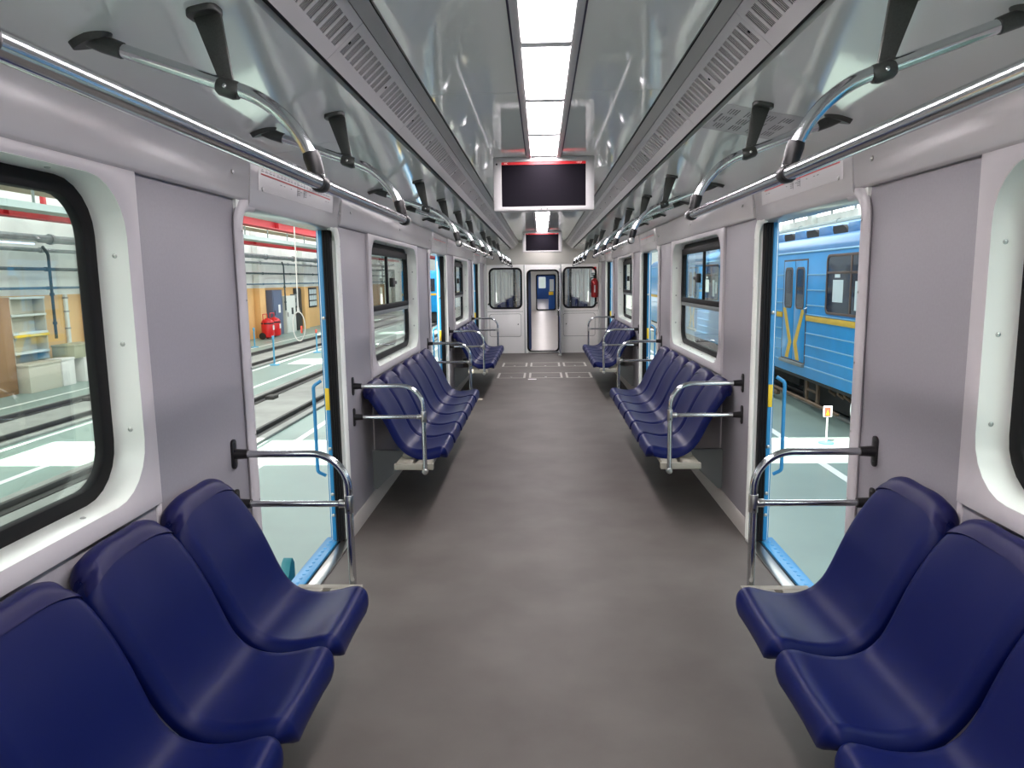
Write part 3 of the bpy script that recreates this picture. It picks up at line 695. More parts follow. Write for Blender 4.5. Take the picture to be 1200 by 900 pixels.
# ------------------------------------------------------------------ route maps on the door headers and notice on the ceiling
def route_map(s, k):
    a, c = door_y(k); S = lambda x: s*x
    xf = lambda z: 1.266 - 0.016*(z-2.015)/(2.222-2.015) - 0.0012
    pos = {0: 'route map strip with red line above the nearest doorway ', 1: 'route map strip above the second doorway ', 2: 'route map strip above the third doorway '}[k]
    t = thing('route_map', (S(1.255), (a+c)/2, 2.06), pos + WHERE[s], 'sign', 'line maps above the doors')
    def strip(y0, y1, z0, z1, lift, name, m_, par):
        mb = MB(); p = [(y0, z0), (y1, z0), (y1, z1), (y0, z1)]; n = 4
        vv = [(S(xf(z)-lift), y, z) for y, z in p] + [(S(xf(z)+0.0006-lift), y, z) for y, z in p]
        mb.add(vv, [(0,1,2,3), (7,6,5,4)] + [(i, (i+1)%4, 4+(i+1)%4, 4+i) for i in range(4)]); return mb
    sh = strip(a+0.14, c-0.14, 2.075, 2.205, 0.0002, 'sheet', 'map_sheet', t).build('sheet', 'map_sheet', t, smooth=0)
    strip(a+0.17, c-0.20, 2.145, 2.1515, 0.0012, 'line', 'map_red', t).build('route_line', 'map_red', t, smooth=0)
    rng = random.Random(5); pr = MB(); y = a+0.165
    n = 22; st_ = (c-a-0.36)/n
    for i in range(n):
        yy = a+0.17+st_*i; L = st_*rng.uniform(0.5, 0.8)
        m1 = strip(yy, yy+L, 2.160, 2.1635, 0.001, '', '', t); pr.add(m1.v, m1.f)
        m1 = strip(yy+0.008, yy+L*0.7, 2.168, 2.1705, 0.001, '', '', t); pr.add(m1.v, m1.f)
        if rng.random() < 0.45:
            m1 = strip(yy, yy+L*0.6, 2.128, 2.131, 0.001, '', '', t); pr.add(m1.v, m1.f)
    for f_ in (0.46, 0.53):
        yy = a+(c-a)*f_
        m1 = strip(yy, yy+0.003, 2.105, 2.19, 0.001, '', '', t); pr.add(m1.v, m1.f)
        for q in range(4):
            m1 = strip(yy+0.008, yy+0.045, 2.112+q*0.009, 2.115+q*0.009, 0.001, '', '', t); pr.add(m1.v, m1.f)
    tag(pr.build('station_names', 'print_grey', t, smooth=0), kind='stuff')
for s in (-1, 1):
    for k in range(3): route_map(s, k)
t = thing('ceiling_notice', (0.87, 3.2, 2.30), 'pale notice sheet with small print on the sloped ceiling', 'sign')
def on_slope(x, y, h): return (x, y, slope_z(x)-h)
def slope_sheet(x0, x1, y0, y1, h0, h1):
    return MB().add([on_slope(x, y, h) for h in (h0, h1) for x, y in ((x0, y0), (x1, y0), (x1, y1), (x0, y1))], [(0,3,2,1),(4,5,6,7),(0,1,5,4),(1,2,6,5),(2,3,7,6),(3,0,4,7)])
slope_sheet(0.70, 1.02, 2.97, 3.42, 0.0002, 0.0012).build('sheet', 'map_sheet', t, smooth=0)
pr = MB(); rng = random.Random(3)
for col, x0 in enumerate((0.73, 0.80, 0.87, 0.94)):
    for blk in range(3):
        for r in range(4):
            y0 = 3.03 + blk*0.125; q = slope_sheet(x0+r*0.011, x0+r*0.011+0.004, y0, y0+rng.uniform(0.06, 0.10), 0.0012, 0.0018); pr.add(q.v, q.f)
q = slope_sheet(0.712, 0.720, 3.12, 3.27, 0.0012, 0.0018); pr.add(q.v, q.f)
tag(pr.build('printed_lines', 'print_grey', t, smooth=0), kind='stuff')

# ------------------------------------------------------------------ end wall with gangway door
we = struct('wall_end', (0, Y_END, 0), 'pale end wall of the carriage around the gangway door')
fnY = lambda u, v, ww: (u, ww, v)
for (a, c, i0, i1) in ((-1.31, -0.42, -1.195, -0.465), (0.43, 1.31, 0.475, 1.205)):
    MB().ring(rect_like(a, c, 0.0, 2.0), rrect(i0, i1, 1.02, 1.922, 0.11), fnY, Y_END, Y_END+0.06).build('end_panel', 'end_panel', we, 0.003)
    B(a+0.06, c-0.02, Y_END-0.006, Y_END, 0.945, 0.953).build('panel_seam', 'cab_grey', we, smooth=0)
    hx0, hx1 = i0-0.01, i1-0.02
    hatch = MB().ring(rrect(hx0, hx1, 0.38, 0.90, 0.05), rrect(hx0+0.006, hx1-0.006, 0.386, 0.894, 0.045), fnY, Y_END-0.002, Y_END+0.001).build('hatch_outline', 'dark_gap', we)
    MB().prism(rrect(hx0+0.006, hx1-0.006, 0.386, 0.894, 0.045), fnY, Y_END-0.004, Y_END+0.001).build('access_hatch', 'end_panel', we, 0.002)
    kx = hx1-0.07 if a < 0 else hx0+0.07
    MB().dome((kx, Y_END-0.004, 0.66), (0, -1, 0), 0.014, 0.006).build('hatch_lock', 'dark_gap', we)
MB().prism([(0, 2.0), (0.0, 2.52), (-0.06, 2.52), (-0.05, 2.2), (-0.012, 2.0)], lambda u, v, ww: (ww, Y_END+u, v), -1.31, 1.31).build('bulkhead', 'bulkhead', we, 0.003)
for xx in (0.49, 0.60):
    B(xx, xx+0.05, Y_END-0.028, Y_END-0.02, 2.165, 2.18).build('vent_slot', 'dark_gap', we, smooth=0)
MB().ring(rect_like(-0.42, 0.43, 0.0, 2.0), rrect(-0.345, 0.375, 0.03, 1.875, 0.10), fnY, Y_END+0.005, Y_END+0.06).build('door_surround', 'end_panel', we, 0.004)
for xx in (-1.282, 1.282):
    B(xx-0.03, xx+0.03, Y_END-0.38, Y_END-0.002, 0.0, 2.02).build('corner_column', 'column', we, 0.012)
for xx in (-0.40, 0.41):
    B(xx-0.02, xx+0.02, Y_END-0.02, Y_END+0.004, 0.0, 1.99).build('door_post', 'column', we, 0.006)
for n_, (i0, i1, lab) in enumerate(((-1.195, -0.465, 'rounded end wall window beside the gangway door, depot wall side'), (0.475, 1.205, 'rounded end wall window beside the gangway door, near fire extinguisher'))):
    w = struct('window_%d' % (7+n_), ((i0+i1)/2, Y_END+0.03, 1.02), lab)
    MB().ring(rrect(i0-0.012, i1+0.012, 1.008, 1.934, 0.118), rrect(i0+0.03, i1-0.03, 1.05, 1.892, 0.085), fnY, Y_END-0.012, Y_END+0.03).build('rubber_seal', 'rubber', w, 0.006)
    MB().prism(rrect(i0+0.025, i1-0.025, 1.045, 1.897, 0.085), fnY, Y_END+0.01, Y_END+0.014).build('pane', 'end_glass', w, smooth=0)
gd = struct('door_9', (0.0, Y_END, 0), 'open gangway door in the carriage end wall')
MB().ring(rrect(-0.355, 0.385, 0.02, 1.885, 0.11), rrect(-0.315, 0.345, 0.055, 1.845, 0.08), fnY, Y_END-0.008, Y_END+0.05).build('rubber_seal', 'rubber', gd, 0.006)
B(-0.33, 0.36, Y_END-0.01, Y_END+0.10, 0.0, 0.035).build('threshold', 'steel', gd, 0.004)
leaf = B(0.372, 0.405, Y_END-0.64, Y_END-0.03, 0.035, 1.90).build('door_leaf', 'leaf_grey', gd, 0.012)
B(0.366, 0.373, Y_END-0.60, Y_END-0.10, 0.08, 0.85).build('leaf_panel', 'leaf_blue', leaf, 0.003)
B(0.366, 0.4115, Y_END-0.56, Y_END-0.12, 1.0, 1.75).build('leaf_pane', 'dark_pane', leaf, 0.006)
h = MB(); h.tube(fillet([(0.372, Y_END-0.60, 1.00), (0.33, Y_END-0.60, 1.00), (0.33, Y_END-0.50, 1.00)], 0.015, 4), 0.009, 8); h.box(0.355, 0.372, Y_END-0.625, Y_END-0.575, 0.93, 1.06)
h.build('lever_handle', 'chrome', leaf)
B(0.34, 0.41, Y_END-0.66, Y_END-0.60, 0.0, 0.035).build('floor_stop', 'steel', gd, 0.004)
for sx in (-1, 1):
    t = thing('grab_bar', (sx*1.20, Y_END-0.05, 1.12), 'short chrome grab handle with black mounts beside end window, %s' % ('depot wall side' if sx < 0 else 'fire extinguisher side'), 'handle', 'short handles by the end wall')
    MB().tube([(sx*1.205, Y_END-0.10, 1.13), (sx*1.205, Y_END-0.36, 1.13)], 0.011, 10).build('bar', 'chrome', t)
    for yy in (Y_END-0.10, Y_END-0.36):
        B(sx*1.19, sx*1.2115, yy-0.02, yy+0.02, 1.11, 1.15).build('mount', 'black_plastic', t, 0.006)
# fire extinguisher on the end wall and its sticker
t = thing('fire_extinguisher', (1.165, Y_END-0.10, 1.245), 'dark red fire extinguisher hung on the end wall', 'extinguisher')
c0 = (1.165, Y_END-0.10, 1.245)
MB().lathe([(0.05, 0), (0.072, 0.012), (0.078, 0.03), (0.078, 0.34), (0.066, 0.385), (0.036, 0.415), (0.024, 0.43)], c0, 18).build('cylinder', 'ext_dark_red', t, smooth=50)
v = MB(); v.lathe([(0.022, 0.43), (0.022, 0.47), (0.03, 0.475), (0.03, 0.49)], c0, 12); v.box(1.10, 1.18, Y_END-0.115, Y_END-0.085, 1.735, 1.75); v.box(1.09, 1.18, Y_END-0.112, Y_END-0.088, 1.765, 1.778)
v.build('valve', 'black_plastic', t)
MB().tube([(1.165, Y_END-0.13, 1.70), (1.08, Y_END-0.15, 1.68), (1.072, Y_END-0.15, 1.55), (1.08, Y_END-0.14, 1.36)], 0.011, 8).build('hose', 'black_plastic', t)
B(1.15, 1.18, Y_END-0.1795, Y_END-0.17, 1.36, 1.52).build('label_plate', 'map_sheet', t, 0.002)
B(1.13, 1.20, Y_END-0.024, Y_END-0.001, 1.30, 1.62).build('wall_bracket', 'cab_grey', t, 0.003)
t = thing('safety_sticker', (1.155, Y_END-0.003, 1.82), 'small red and white sticker above the fire extinguisher', 'sign')
B(1.115, 1.215, Y_END-0.004, Y_END-0.0005, 1.80, 1.93).build('base', 'sign_white', t, smooth=0)
B(1.122, 1.208, Y_END-0.006, Y_END-0.004, 1.86, 1.925).build('red_field', 'red_print', t, smooth=0)  # this print glows slightly, sharing the screen banner's emissive colour
B(1.145, 1.16, Y_END-0.008, Y_END-0.006, 1.87, 1.915).build('pictogram', 'sign_white', t, smooth=0)

# wall behind the camera
wr = struct('wall_rear', (0, Y_BACK, 0), 'plain cab bulkhead behind the camera')
B(-1.42, 1.42, Y_BACK-0.06, Y_BACK, 0, 2.52).build('panel', 'end_panel', wr, smooth=0)
B(-0.35, 0.35, Y_BACK, Y_BACK+0.02, 0.02, 1.9).build('cab_door', 'light_plastic', wr, 0.005)

# ------------------------------------------------------------------ next carriages seen through the gangway
nc = struct('wall_1', (0, 28, 0), 'bright next carriage seen through the gangway door')
NY0, NY1 = 17.25, 39.0
B(-1.3, 1.3, Y_END+0.06, NY0, -0.08, -0.02).build('gangway_floor', 'cab_grey', nc, smooth=0)
for sx in (-1, 1): B(sx*0.62, sx*0.66, Y_END+0.06, NY0, 0, 2.1).build('gangway_bellows', 'rubber', nc, smooth=0)
B(-0.66, 0.66, Y_END+0.06, NY0, 2.0, 2.06).build('gangway_roof', 'rubber', nc, smooth=0)
B(-1.36, 1.36, NY0, NY1, -0.06, 0).build('floor_sheet', 'next_floor', nc, smooth=0)
B(-1.36, 1.36, NY0, NY1, 2.45, 2.5).build('ceiling_sheet', 'next_wall', nc, smooth=0)
for (a, c) in ((-1.31, -0.34), (0.36, 1.31)):
    MB().ring(rect_like(a, c, 0, 2.45), rrect(a+0.12, c-0.10, 1.02, 1.92, 0.1), fnY, NY0, NY0+0.05).build('end_panel', 'next_wall', nc, 0.0)
B(-0.34, 0.36, NY0, NY0+0.05, 1.90, 2.45).build('end_panel', 'next_wall', nc, smooth=0)
B(-0.34, -0.27, NY0-0.02, NY0+0.55, 0.02, 1.88).build('door_leaf', 'leaf_blue', nc, 0.01)
for sx in (-1, 1):
    y = NY0
    for k in range(4):
        d0 = NY0+1.2+PER*k
        B(sx*1.3, sx*1.4, y, d0, 0, 2.45).build('side_panel', 'next_wall', nc, smooth=0)
        B(sx*1.3, sx*1.4, d0, d0+1.4, 2.0, 2.45).build('side_panel', 'next_wall', nc, smooth=0)
        B(sx*1.3, sx*1.4, d0+1.4, d0+2.2, 0, 2.45).build('side_panel', 'next_wall', nc, smooth=0)
        B(sx*1.3, sx*1.4, d0+2.2, d0+4.2, 0, 1.0).build('side_panel', 'next_wall', nc, smooth=0)
        B(sx*1.3, sx*1.4, d0+2.2, d0+4.2, 1.95, 2.45).build('side_panel', 'next_wall', nc, smooth=0)
        y = d0+4.2
        if k < 3:
            for i in range(6):
                q = B(sx*0.74, sx*1.22, d0+1.75+i*0.47, d0+2.19+i*0.47, 0.42, 0.50); q.box(sx*1.14, sx*1.24, d0+1.75+i*0.47, d0+2.19+i*0.47, 0.46, 0.98)
                q.build('bench_seat', 'seat_blue', nc, 0.02)
            MB().tube([(sx*0.70, d0+1.55, 0), (sx*0.70, d0+1.55, 2.4)], 0.018, 8).build('grab_pole', 'chrome', nc)
            MB().tube([(sx*0.70, d0+4.75, 0), (sx*0.70, d0+4.75, 2.4)], 0.018, 8).build('grab_pole', 'chrome', nc)
    B(sx*1.3, sx*1.4, y, NY1, 0, 2.45).build('side_panel', 'next_wall', nc, smooth=0)
B(-0.10, 0.10, NY0+0.8, NY1-1, 2.44, 2.452).build('ceiling_fill', 'fill_next', nc, smooth=0)  # glowing strip added to brighten the next carriage
# far end of the next carriage and the one after it
MB().ring(rect_like(-1.31, 1.31, 0, 2.45), rrect(-0.30, 0.74, 0.03, 1.90, 0.1), fnY, NY1, NY1+0.05).build('far_end_panel', 'next_wall', nc, 0.0)
MB().ring(rrect(-0.31, 0.75, 0.02, 1.91, 0.1), rrect(-0.25, 0.69, 0.08, 1.85, 0.08), fnY, NY1-0.01, NY1+0.04).build('far_door_seal', 'rubber', nc)
lf = B(0.36, 0.70, NY1+0.3, NY1+0.34, 0.03, 1.85).build('far_blue_leaf', 'next_blue', nc, 0.01)
B(0.42, 0.64, NY1+0.29, NY1+0.30, 1.02, 1.65).build('far_leaf_pane', 'paper', nc, 0.0, 0)
B(0.37, 0.62, NY1+0.24, NY1+0.30, 0.82, 1.0).build('far_yellow_box', 'yellow', nc, 0.01)
B(-1.36, 1.36, NY1+0.05, 62, -0.06, 0).build('floor_sheet', 'next_floor', nc, smooth=0)
B(-1.36, 1.36, NY1+0.05, 62, 2.45, 2.5).build('ceiling_sheet', 'next_wall', nc, smooth=0)
for sx in (-1, 1):
    B(sx*1.3, sx*1.4, NY1, 62, 0, 1.0).build('side_panel', 'next_blue', nc, smooth=0)
    B(sx*1.3, sx*1.4, NY1, 62, 1.9, 2.45).build('side_panel', 'next_blue', nc, smooth=0)
    B(sx*0.55, sx*1.25, NY1+1.5, 58, 0.3, 0.9).build('bench_row', 'next_blue', nc, 0.03)
MB().ring(rect_like(-1.31, 1.31, 0, 2.45), rrect(-0.25, 0.35, 0.9, 1.85, 0.08), fnY, 62, 62.05).build('far_blue_wall', 'next_blue', nc)
B(-0.10, 0.10, NY1+1, 60, 2.44, 2.452).build('ceiling_fill', 'fill_next', nc, smooth=0)  # another added glow strip, for the carriage after it

# ================================================================== the depot hall outside
G = -1.05
XL, XRW = -14.2, 15.5
HY0, HY1 = -16.0, 66.0
gr = tag(B(XL-0.5, XRW+0.5, HY0, HY1, G-0.2, G).build('ground', 'ground_green', None, smooth=0), 'glossy pale green painted depot floor outside the carriage', None, None, 'structure')
for xx, w_ in ((-12.2, 0.10), (-9.09, 0.10), (-7.62, 0.12), (-4.28, 0.12), (4.05, 0.12), (-2.55, 0.0)):
    if w_: tag(B(xx-w_/2, xx+w_/2, HY0, HY1, G, G+0.004).build('floor_marking', 'line_white', gr, smooth=0))
def track(xc, label):
    t = thing('depot_track', (xc, 25, G), label, 'track', 'rail tracks in the depot floor')
    B(xc-0.62, xc+0.62, HY0, HY1, G, G+0.015).build('pit_slab', 'concrete', t, smooth=0)
    for sx in (-1, 1):
        x = xc+sx*0.72
        B(x-0.16, x+0.16, HY0, HY1, G, G+0.03).build('rail_groove', 'rail_dark', t, smooth=0)
        B(x-0.035, x+0.035, HY0, HY1, G+0.03, G+0.11).build('rail', 'rail_dark', t, 0.01)
        B(x+sx*0.17, x+sx*0.33, HY0, HY1, G, G+0.05).build('kerb', 'concrete', t, 0.01)
    for i in range(2):
        yy = 16.6+i*9.0; B(xc-0.60, xc-0.40, yy, yy+0.35, G+0.015, G+0.10).build('rail_chair', 'rail_dark', t, 0.01)
track(-5.9, 'sunlit rail track in pale concrete nearest outside on the depot wall side')
track(-10.3, 'farther dark rail track along the depot wall')
track(0.0, 'rail track beneath the carriage')
track(6.65, 'rail track beneath the parked blue train')
# hall walls
def hall_wall(name, x, s):
    w = struct(name, (x, 25, G), 'depot hall wall, %s' % ('beige below and white above' if s < 0 else 'pale grey behind the blue train'))
    B(x, x+s*0.4, HY0, HY1, G, 1.42).build('dado', 'wall_beige' if s < 0 else 'wall_white', w, smooth=0)
    B(x+s*0.01, x+s*0.4, HY0, HY1, 1.42, 4.9).build('upper_wall', 'wall_white', w, smooth=0)
    B(x+s*0.01, x+s*0.4, HY0, HY1, 6.85, 7.0).build('added_opening_head', 'wall_white', w, smooth=0)  # unseen openings below this head, added to let side daylight in
    for i in range(28): B(x+s*0.15, x+s*0.25, HY0+3*i-0.05, HY0+3*i+0.05, 4.9, 6.85).build('added_opening_bar', 'cab_grey', w, smooth=0)
    for i in range(11):
        yy = -5.0+6.85*i
        B(x, x-s*0.30, yy-0.35, yy+0.35, 1.42, 7.0).build('pilaster', 'wall_white', w, 0.01)
        B(x, x-s*0.30, yy-0.35, yy+0.35, G, 1.42).build('pilaster_base', 'wall_beige' if s < 0 else 'wall_white', w, 0.01)
    return w
hall_wall('wall_depot_left', XL, -1); hall_wall('wall_depot_right', XRW, 1)
wf = struct('wall_depot_far', (0, HY1, G), 'far end wall of the depot hall')
B(XL, XRW, HY1, HY1+0.3, G, 8).build('plaster', 'wall_white', wf, smooth=0)
wb = struct('wall_depot_rear', (0, HY0, G), 'rear end wall of the depot hall')
B(XL, XRW, HY0-0.3, HY0, G, 8).build('plaster', 'wall_white', wb, smooth=0)
# roof slabs with open skylight bands running across the hall
rf = struct('roof_depot', (0, 25, 7.0), 'depot roof slabs with skylight bands')
sky = [(6.95+13.6*k, 8.75+13.6*k) for k in range(-1, 5)]; y = HY0
for (a, c) in sky:
    if a > HY1: break
    B(XL-3.0, XRW+3.0, y, a, 7.0, 7.2).build('roof_slab', 'roof_grey', rf, smooth=0); y = c  # eaves run past the walls to keep sun out of the added openings
B(XL-3.0, XRW+3.0, y, HY1, 7.0, 7.2).build('roof_slab', 'roof_grey', rf, smooth=0)

# overhead services on the depot wall side
def beam(name, m_, x, z0, z1, label, cat='beam', w_=0.16):
    t = thing(name, (x, 25, z0), label, cat)
    B(x-w_, x+w_, HY0+1, HY1-1, z0, z0+0.03).build('lower_flange', m_, t, smooth=0); B(x-w_, x+w_, HY0+1, HY1-1, z1-0.03, z1).build('upper_flange', m_, t, smooth=0)
    B(x-0.02, x+0.02, HY0+1, HY1-1, z0, z1).build('web', m_, t, smooth=0)
    for i in range(14): B(x-w_*0.9, x+w_*0.9, -8+i*5, -7.97+i*5, z0, z1).build('stiffener', m_, t, smooth=0)
    for i in range(6): B(x-0.05, x+0.05, -6+i*12.2, -5.9+i*12.2, z1, 7.0).build('hanger', m_, t, smooth=0)
beam('crane_girder', 'beam_red', -8.0, 3.24, 3.56, 'red steel crane girder higher up outside the depot wall side')
beam('crane_girder', 'beam_red', -12.6, 3.32, 3.66, 'lower red steel girder running close to the depot wall')
beam('roof_girder', 'beam_green', -10.2, 3.66, 3.95, 'green steel girder between the two red girders')
t = thing('cable_tray', (-10.6, 25, 3.2), 'pale grey cable tray hanging between the red girders', 'tray')
B(-10.85, -10.35, HY0+1, HY1-1, 3.22, 3.25).build('tray_floor', 'tray_grey', t, smooth=0)
for q in (-10.85, -10.35): B(q-0.012, q+0.012, HY0+1, HY1-1, 3.22, 3.36).build('tray_side', 'tray_grey', t, smooth=0)
for i in range(24): B(-10.62, -10.58, 2+i*2.2, 2.04+i*2.2, 3.36, 4.2).build('tray_hanger', 'tray_grey', t, smooth=0)
t = thing('overhead_gangway', (-11.6, 25, 3.75), 'cream overhead service walkway with thin railings', 'walkway')
B(-12.0, -11.2, HY0+1, HY1-1, 3.80, 3.92).build('deck', 'cream', t, smooth=0)
for i in range(20):
    B(-11.22, -11.18, 1+i*2.6, 1.04+i*2.6, 3.92, 4.8).build('railing_post', 'cream', t, smooth=0)
for q in (4.3, 4.75): B(-11.22, -11.18, HY0+1, HY1-1, q, q+0.03).build('handrail', 'cream', t, smooth=0)
for i in range(6): B(-12.0, -11.25, 6+i*8.3, 7.6+i*8.3, 3.92, 4.35).build('equipment_box', 'cream', t, 0.03)
def pipe(x, z, r, m_, label, name='wall_pipe'):
    t = thing(name, (x, 25, z), label, 'pipe', 'pipes along the depot walls')
    MB().tube([(x, HY0+0.5, z), (x, HY1-0.5, z)], r, 10).build('pipe_run', m_, t)
    for i in range(18): MB().tube([(x, -8+i*4, z), (x, -7.9+i*4, z)], r*1.35, 10).build('pipe_collar', m_, t)
pipe(-13.6, 2.95, 0.11, 'pipe_silver', 'thick foil wrapped pipe high on the depot wall')
pipe(-13.9, 2.66, 0.055, 'pipe_silver', 'thinner silver pipe below the foil wrapped pipe')
pipe(-13.8, 2.14, 0.045, 'pipe_dark', 'dark pipe across the middle of the white depot wall')
pipe(-13.8, 1.62, 0.035, 'pipe_blue', 'thin blue pipe just above the beige dado')
pipe(11.0, 3.62, 0.09, 'tray_grey', 'pale pipe above the roof of the parked blue train')
for i, yy in enumerate((20.12, 38.9)):
    t = thing('drop_pipe', (-13.75, yy, 0.2), 'dark vertical pipe dropping down the depot wall %s' % ('beside the shelves' if i == 0 else 'between the wall cabinets'), 'pipe')
    MB().tube(fillet([(-13.75, yy-0.2, 2.75), (-13.75, yy, 2.55), (-13.75, yy, 0.2)], 0.12, 5), 0.04, 8).build('pipe_run', 'pipe_dark', t)
    for zz in (0.6, 1.4, 2.1): MB().tube([(-13.75, yy, zz), (-13.75, yy, zz+0.08)], 0.06, 8).build('pipe_collar', 'pipe_dark', t)
t = thing('tube_light', (-13.3, 18.3, 2.77), 'bluish fluorescent tube fitting hung by the depot wall', 'light')
B(-13.36, -13.24, 17.6, 19.0, 2.80, 2.84).build('housing', 'cab_white', t, 0.01); MB().tube([(-13.3, 17.65, 2.77), (-13.3, 18.95, 2.77)], 0.025, 8).build('tube', 'lamp_hall', t)
# shelves, brown door and boxes by the depot wall (through the first window)
t = thing('storage_rack', (-13.9, 19.1, G), 'pale shelving rack standing against the beige depot wall', 'rack')
B(-14.15, -14.1, 18.45, 19.8, -0.9, 1.38).build('back_panel', 'shelf_grey', t, smooth=0)
for zz in (-0.12, 0.40, 0.88, 1.34): B(-14.1, -13.75, 18.45, 19.8, zz, zz+0.06).build('shelf', 'cab_white', t, 0.005)
for yy in (18.45, 19.77): B(-14.1, -13.78, yy, yy+0.04, G, 1.38).build('upright', 'shelf_grey', t, 0.004)
B(-13.75, -13.72, 18.45, 19.82, 0.33, 0.40).build('yellow_edge', 'yellow', t, 0.004)
t = thing('brown_cupboard', (-13.8, 16.9, G), 'brown wooden cupboard at the edge of the first window', 'cupboard')
B(-14.15, -13.4, 16.0, 17.95, G, 1.40).build('carcass', 'brown_door', t, 0.01); B(-13.4, -13.37, 16.05, 16.9, G+0.1, 1.3).build('door', 'brown_door', t, 0.006); B(-13.4, -13.37, 17.0, 17.9, G+0.1, 1.3).build('door', 'brown_door', t, 0.006)
def crate(x0, x1, y0, y1, z0, z1, m_, label):
    t = thing('storage_box', ((x0+x1)/2, (y0+y1)/2, z0), label, 'box', 'boxes by the depot wall')
    B(x0, x1, y0, y1, z0, z1-0.06).build('box_body', m_, t, 0.01); B(x0-0.015, x1+0.015, y0-0.015, y1+0.015, z1-0.06, z1).build('lid', m_, t, 0.01)
crate(-13.65, -13.1, 17.98, 19.22, G, -0.32, 'shelf_grey', 'long pale box on the floor below the wall rack')
crate(-13.55, -13.1, 19.28, 19.82, G, -0.30, 'box_white', 'bright white box at the end of the wall rack')
crate(-13.7, -13.1, 20.25, 20.95, G, -0.35, 'box_white', 'white box farther along under the olive chest')
crate(-13.75, -13.1, 19.86, 21.1, -0.349, 0.03, 'box_olive', 'olive chest stacked on the white box')
t = thing('wall_conduit', (-14.1, 21.28, 0.2), 'white vertical conduit on the beige wall past the rack', 'conduit')
B(-14.19, -14.12, 21.22, 21.34, -0.3, 1.42).build('cover', 'cab_white', t, 0.005)
for zz in (0.4, 0.9, 1.3): B(-14.2, -14.11, 21.20, 21.36, zz, zz+0.04).build('clip', 'cab_grey', t, 0.003)
# cabinets, door and notice board seen through the first doorway
def cabinet(y0, y1, z0, z1, dpt, m_, label, slot=True):
    t = thing('wall_cabinet', (XL+dpt/2, (y0+y1)/2, z0), label, 'cabinet')
    B(XL, XL+dpt, y0, y1, z0, z1).build('body', m_, t, 0.01)
    d = B(XL+dpt, XL+dpt+0.025, y0+0.06, y1-0.06, z0+0.08, z1-0.06).build('door', m_, t, 0.006)
    B(XL+dpt+0.025, XL+dpt+0.05, y0+0.12, y0+0.18, (z0+z1)/2-0.12, (z0+z1)/2+0.12).build('handle', 'dark_door', d, 0.004)
    if slot: B(XL+dpt+0.025, XL+dpt+0.032, (y0+y1)/2, (y0+y1)/2+0.3, z0+0.9*(z1-z0)*0.55, z0+0.9*(z1-z0)*0.75).build('label_plate', 'sign_white' if m_ != 'cab_white' else 'dark_door', t, 0.0)
cabinet(37.3, 38.7, G, 1.30, 0.35, 'cab_blue', 'tall blue grey steel cabinet on the depot wall beside red extinguishers')
cabinet(39.1, 40.6, G, 0.96, 0.40, 'cab_white', 'white electrical cabinet between blue grey cabinet and dark doorway')
cabinet(40.95, 41.6, 0.35, 1.02, 0.22, 'cab_grey', 'small grey switch box high beside the dark doorway', False)
t = thing('hall_door', (XL, 42.6, G), 'dark grey double door in the depot wall', 'door')
B(XL, XL+0.08, 41.5, 43.8, G, 1.36).build('frame', 'dark_door', t, 0.01)
for a in (41.6, 42.68):
    d = B(XL+0.08, XL+0.11, a, a+1.02, G+0.03, 1.28).build('leaf', 'dark_door', t, 0.006); B(XL+0.11, XL+0.15, a+0.45, a+0.50, -0.1, 0.1).build('handle', 'steel', d, 0.004)
t = thing('notice_board', (XL+0.05, 45.0, 0.15), 'dark framed notice board with rows of pale sheets', 'board')
B(XL, XL+0.05, 44.2, 45.75, 0.15, 1.36).build('frame', 'dark_door', t, 0.01)
for r in range(3):
    for c in range(5): B(XL+0.05, XL+0.056, 44.3+c*0.28, 44.52+c*0.28, 0.24+r*0.36, 0.52+r*0.36).build('sheet', 'paper', t, 0.0, 0)
def cart(x, y, label):
    t = thing('wheeled_extinguisher', (x, y, G), label, 'extinguisher', 'wheeled extinguishers by the depot wall')
    MB().lathe([(0.20, 0.06), (0.29, 0.12), (0.30, 0.25), (0.30, 0.82), (0.24, 0.93), (0.10, 0.99), (0.08, 1.02)], (x, y, G), 20).build('tank', 'ext_red', t, smooth=50)
    MB().lathe([(0.305, 0.74), (0.305, 0.80)], (x, y, G), 20).build('hose_band', 'black_plastic', t)
    MB().tube(fillet([(x-0.1, y-0.28, G+0.7), (x-0.1, y-0.28, G+1.22), (x-0.1, y+0.28, G+1.22), (x-0.1, y+0.28, G+0.7)], 0.05, 4), 0.022, 8).build('push_handle', 'ext_red', t)
    for sy in (-1, 1): MB().lathe([(0.16, -0.03), (0.17, 0.0), (0.16, 0.03)], (x-0.15, y+sy*0.34, G+0.17), 14, 'Y').build('wheel', 'black_plastic', t)
    B(x+0.295, x+0.305, y-0.10, y+0.08, G+0.45, G+0.68).build('label_plate', 'sign_white', t, 0.0, 0)
cart(-13.4, 35.2, 'front red wheeled fire extinguisher by the beige depot wall'); cart(-13.5, 36.4, 'rear red wheeled fire extinguisher partly behind the front one')
def post(x, y, hgt, label, top='post_blue'):
    t = thing('barrier_post', (x, y, G), label, 'post', 'blue stanchions on the depot floor')
    MB().lathe([(0.16, 0), (0.16, 0.025), (0.03, 0.05), (0.03, 0.06)], (x, y, G), 14).build('base', 'post_blue', t)
    MB().tube([(x, y, G+0.05), (x, y, G+hgt)], 0.028, 10).build('pole', 'post_blue', t)
    B(x-0.02, x+0.02, y-0.07, y+0.07, G+hgt-0.02, G+hgt+0.12).build('head', top, t, 0.01)
post(-8.95, 23.9, 0.86, 'blue stanchion standing by the white floor line'); post(-8.8, 28.1, 0.78, 'blue stanchion with red head farther along the line', 'sign_red')
post(-12.3, 30.7, 0.72, 'blue stanchion near the red wheeled extinguishers')
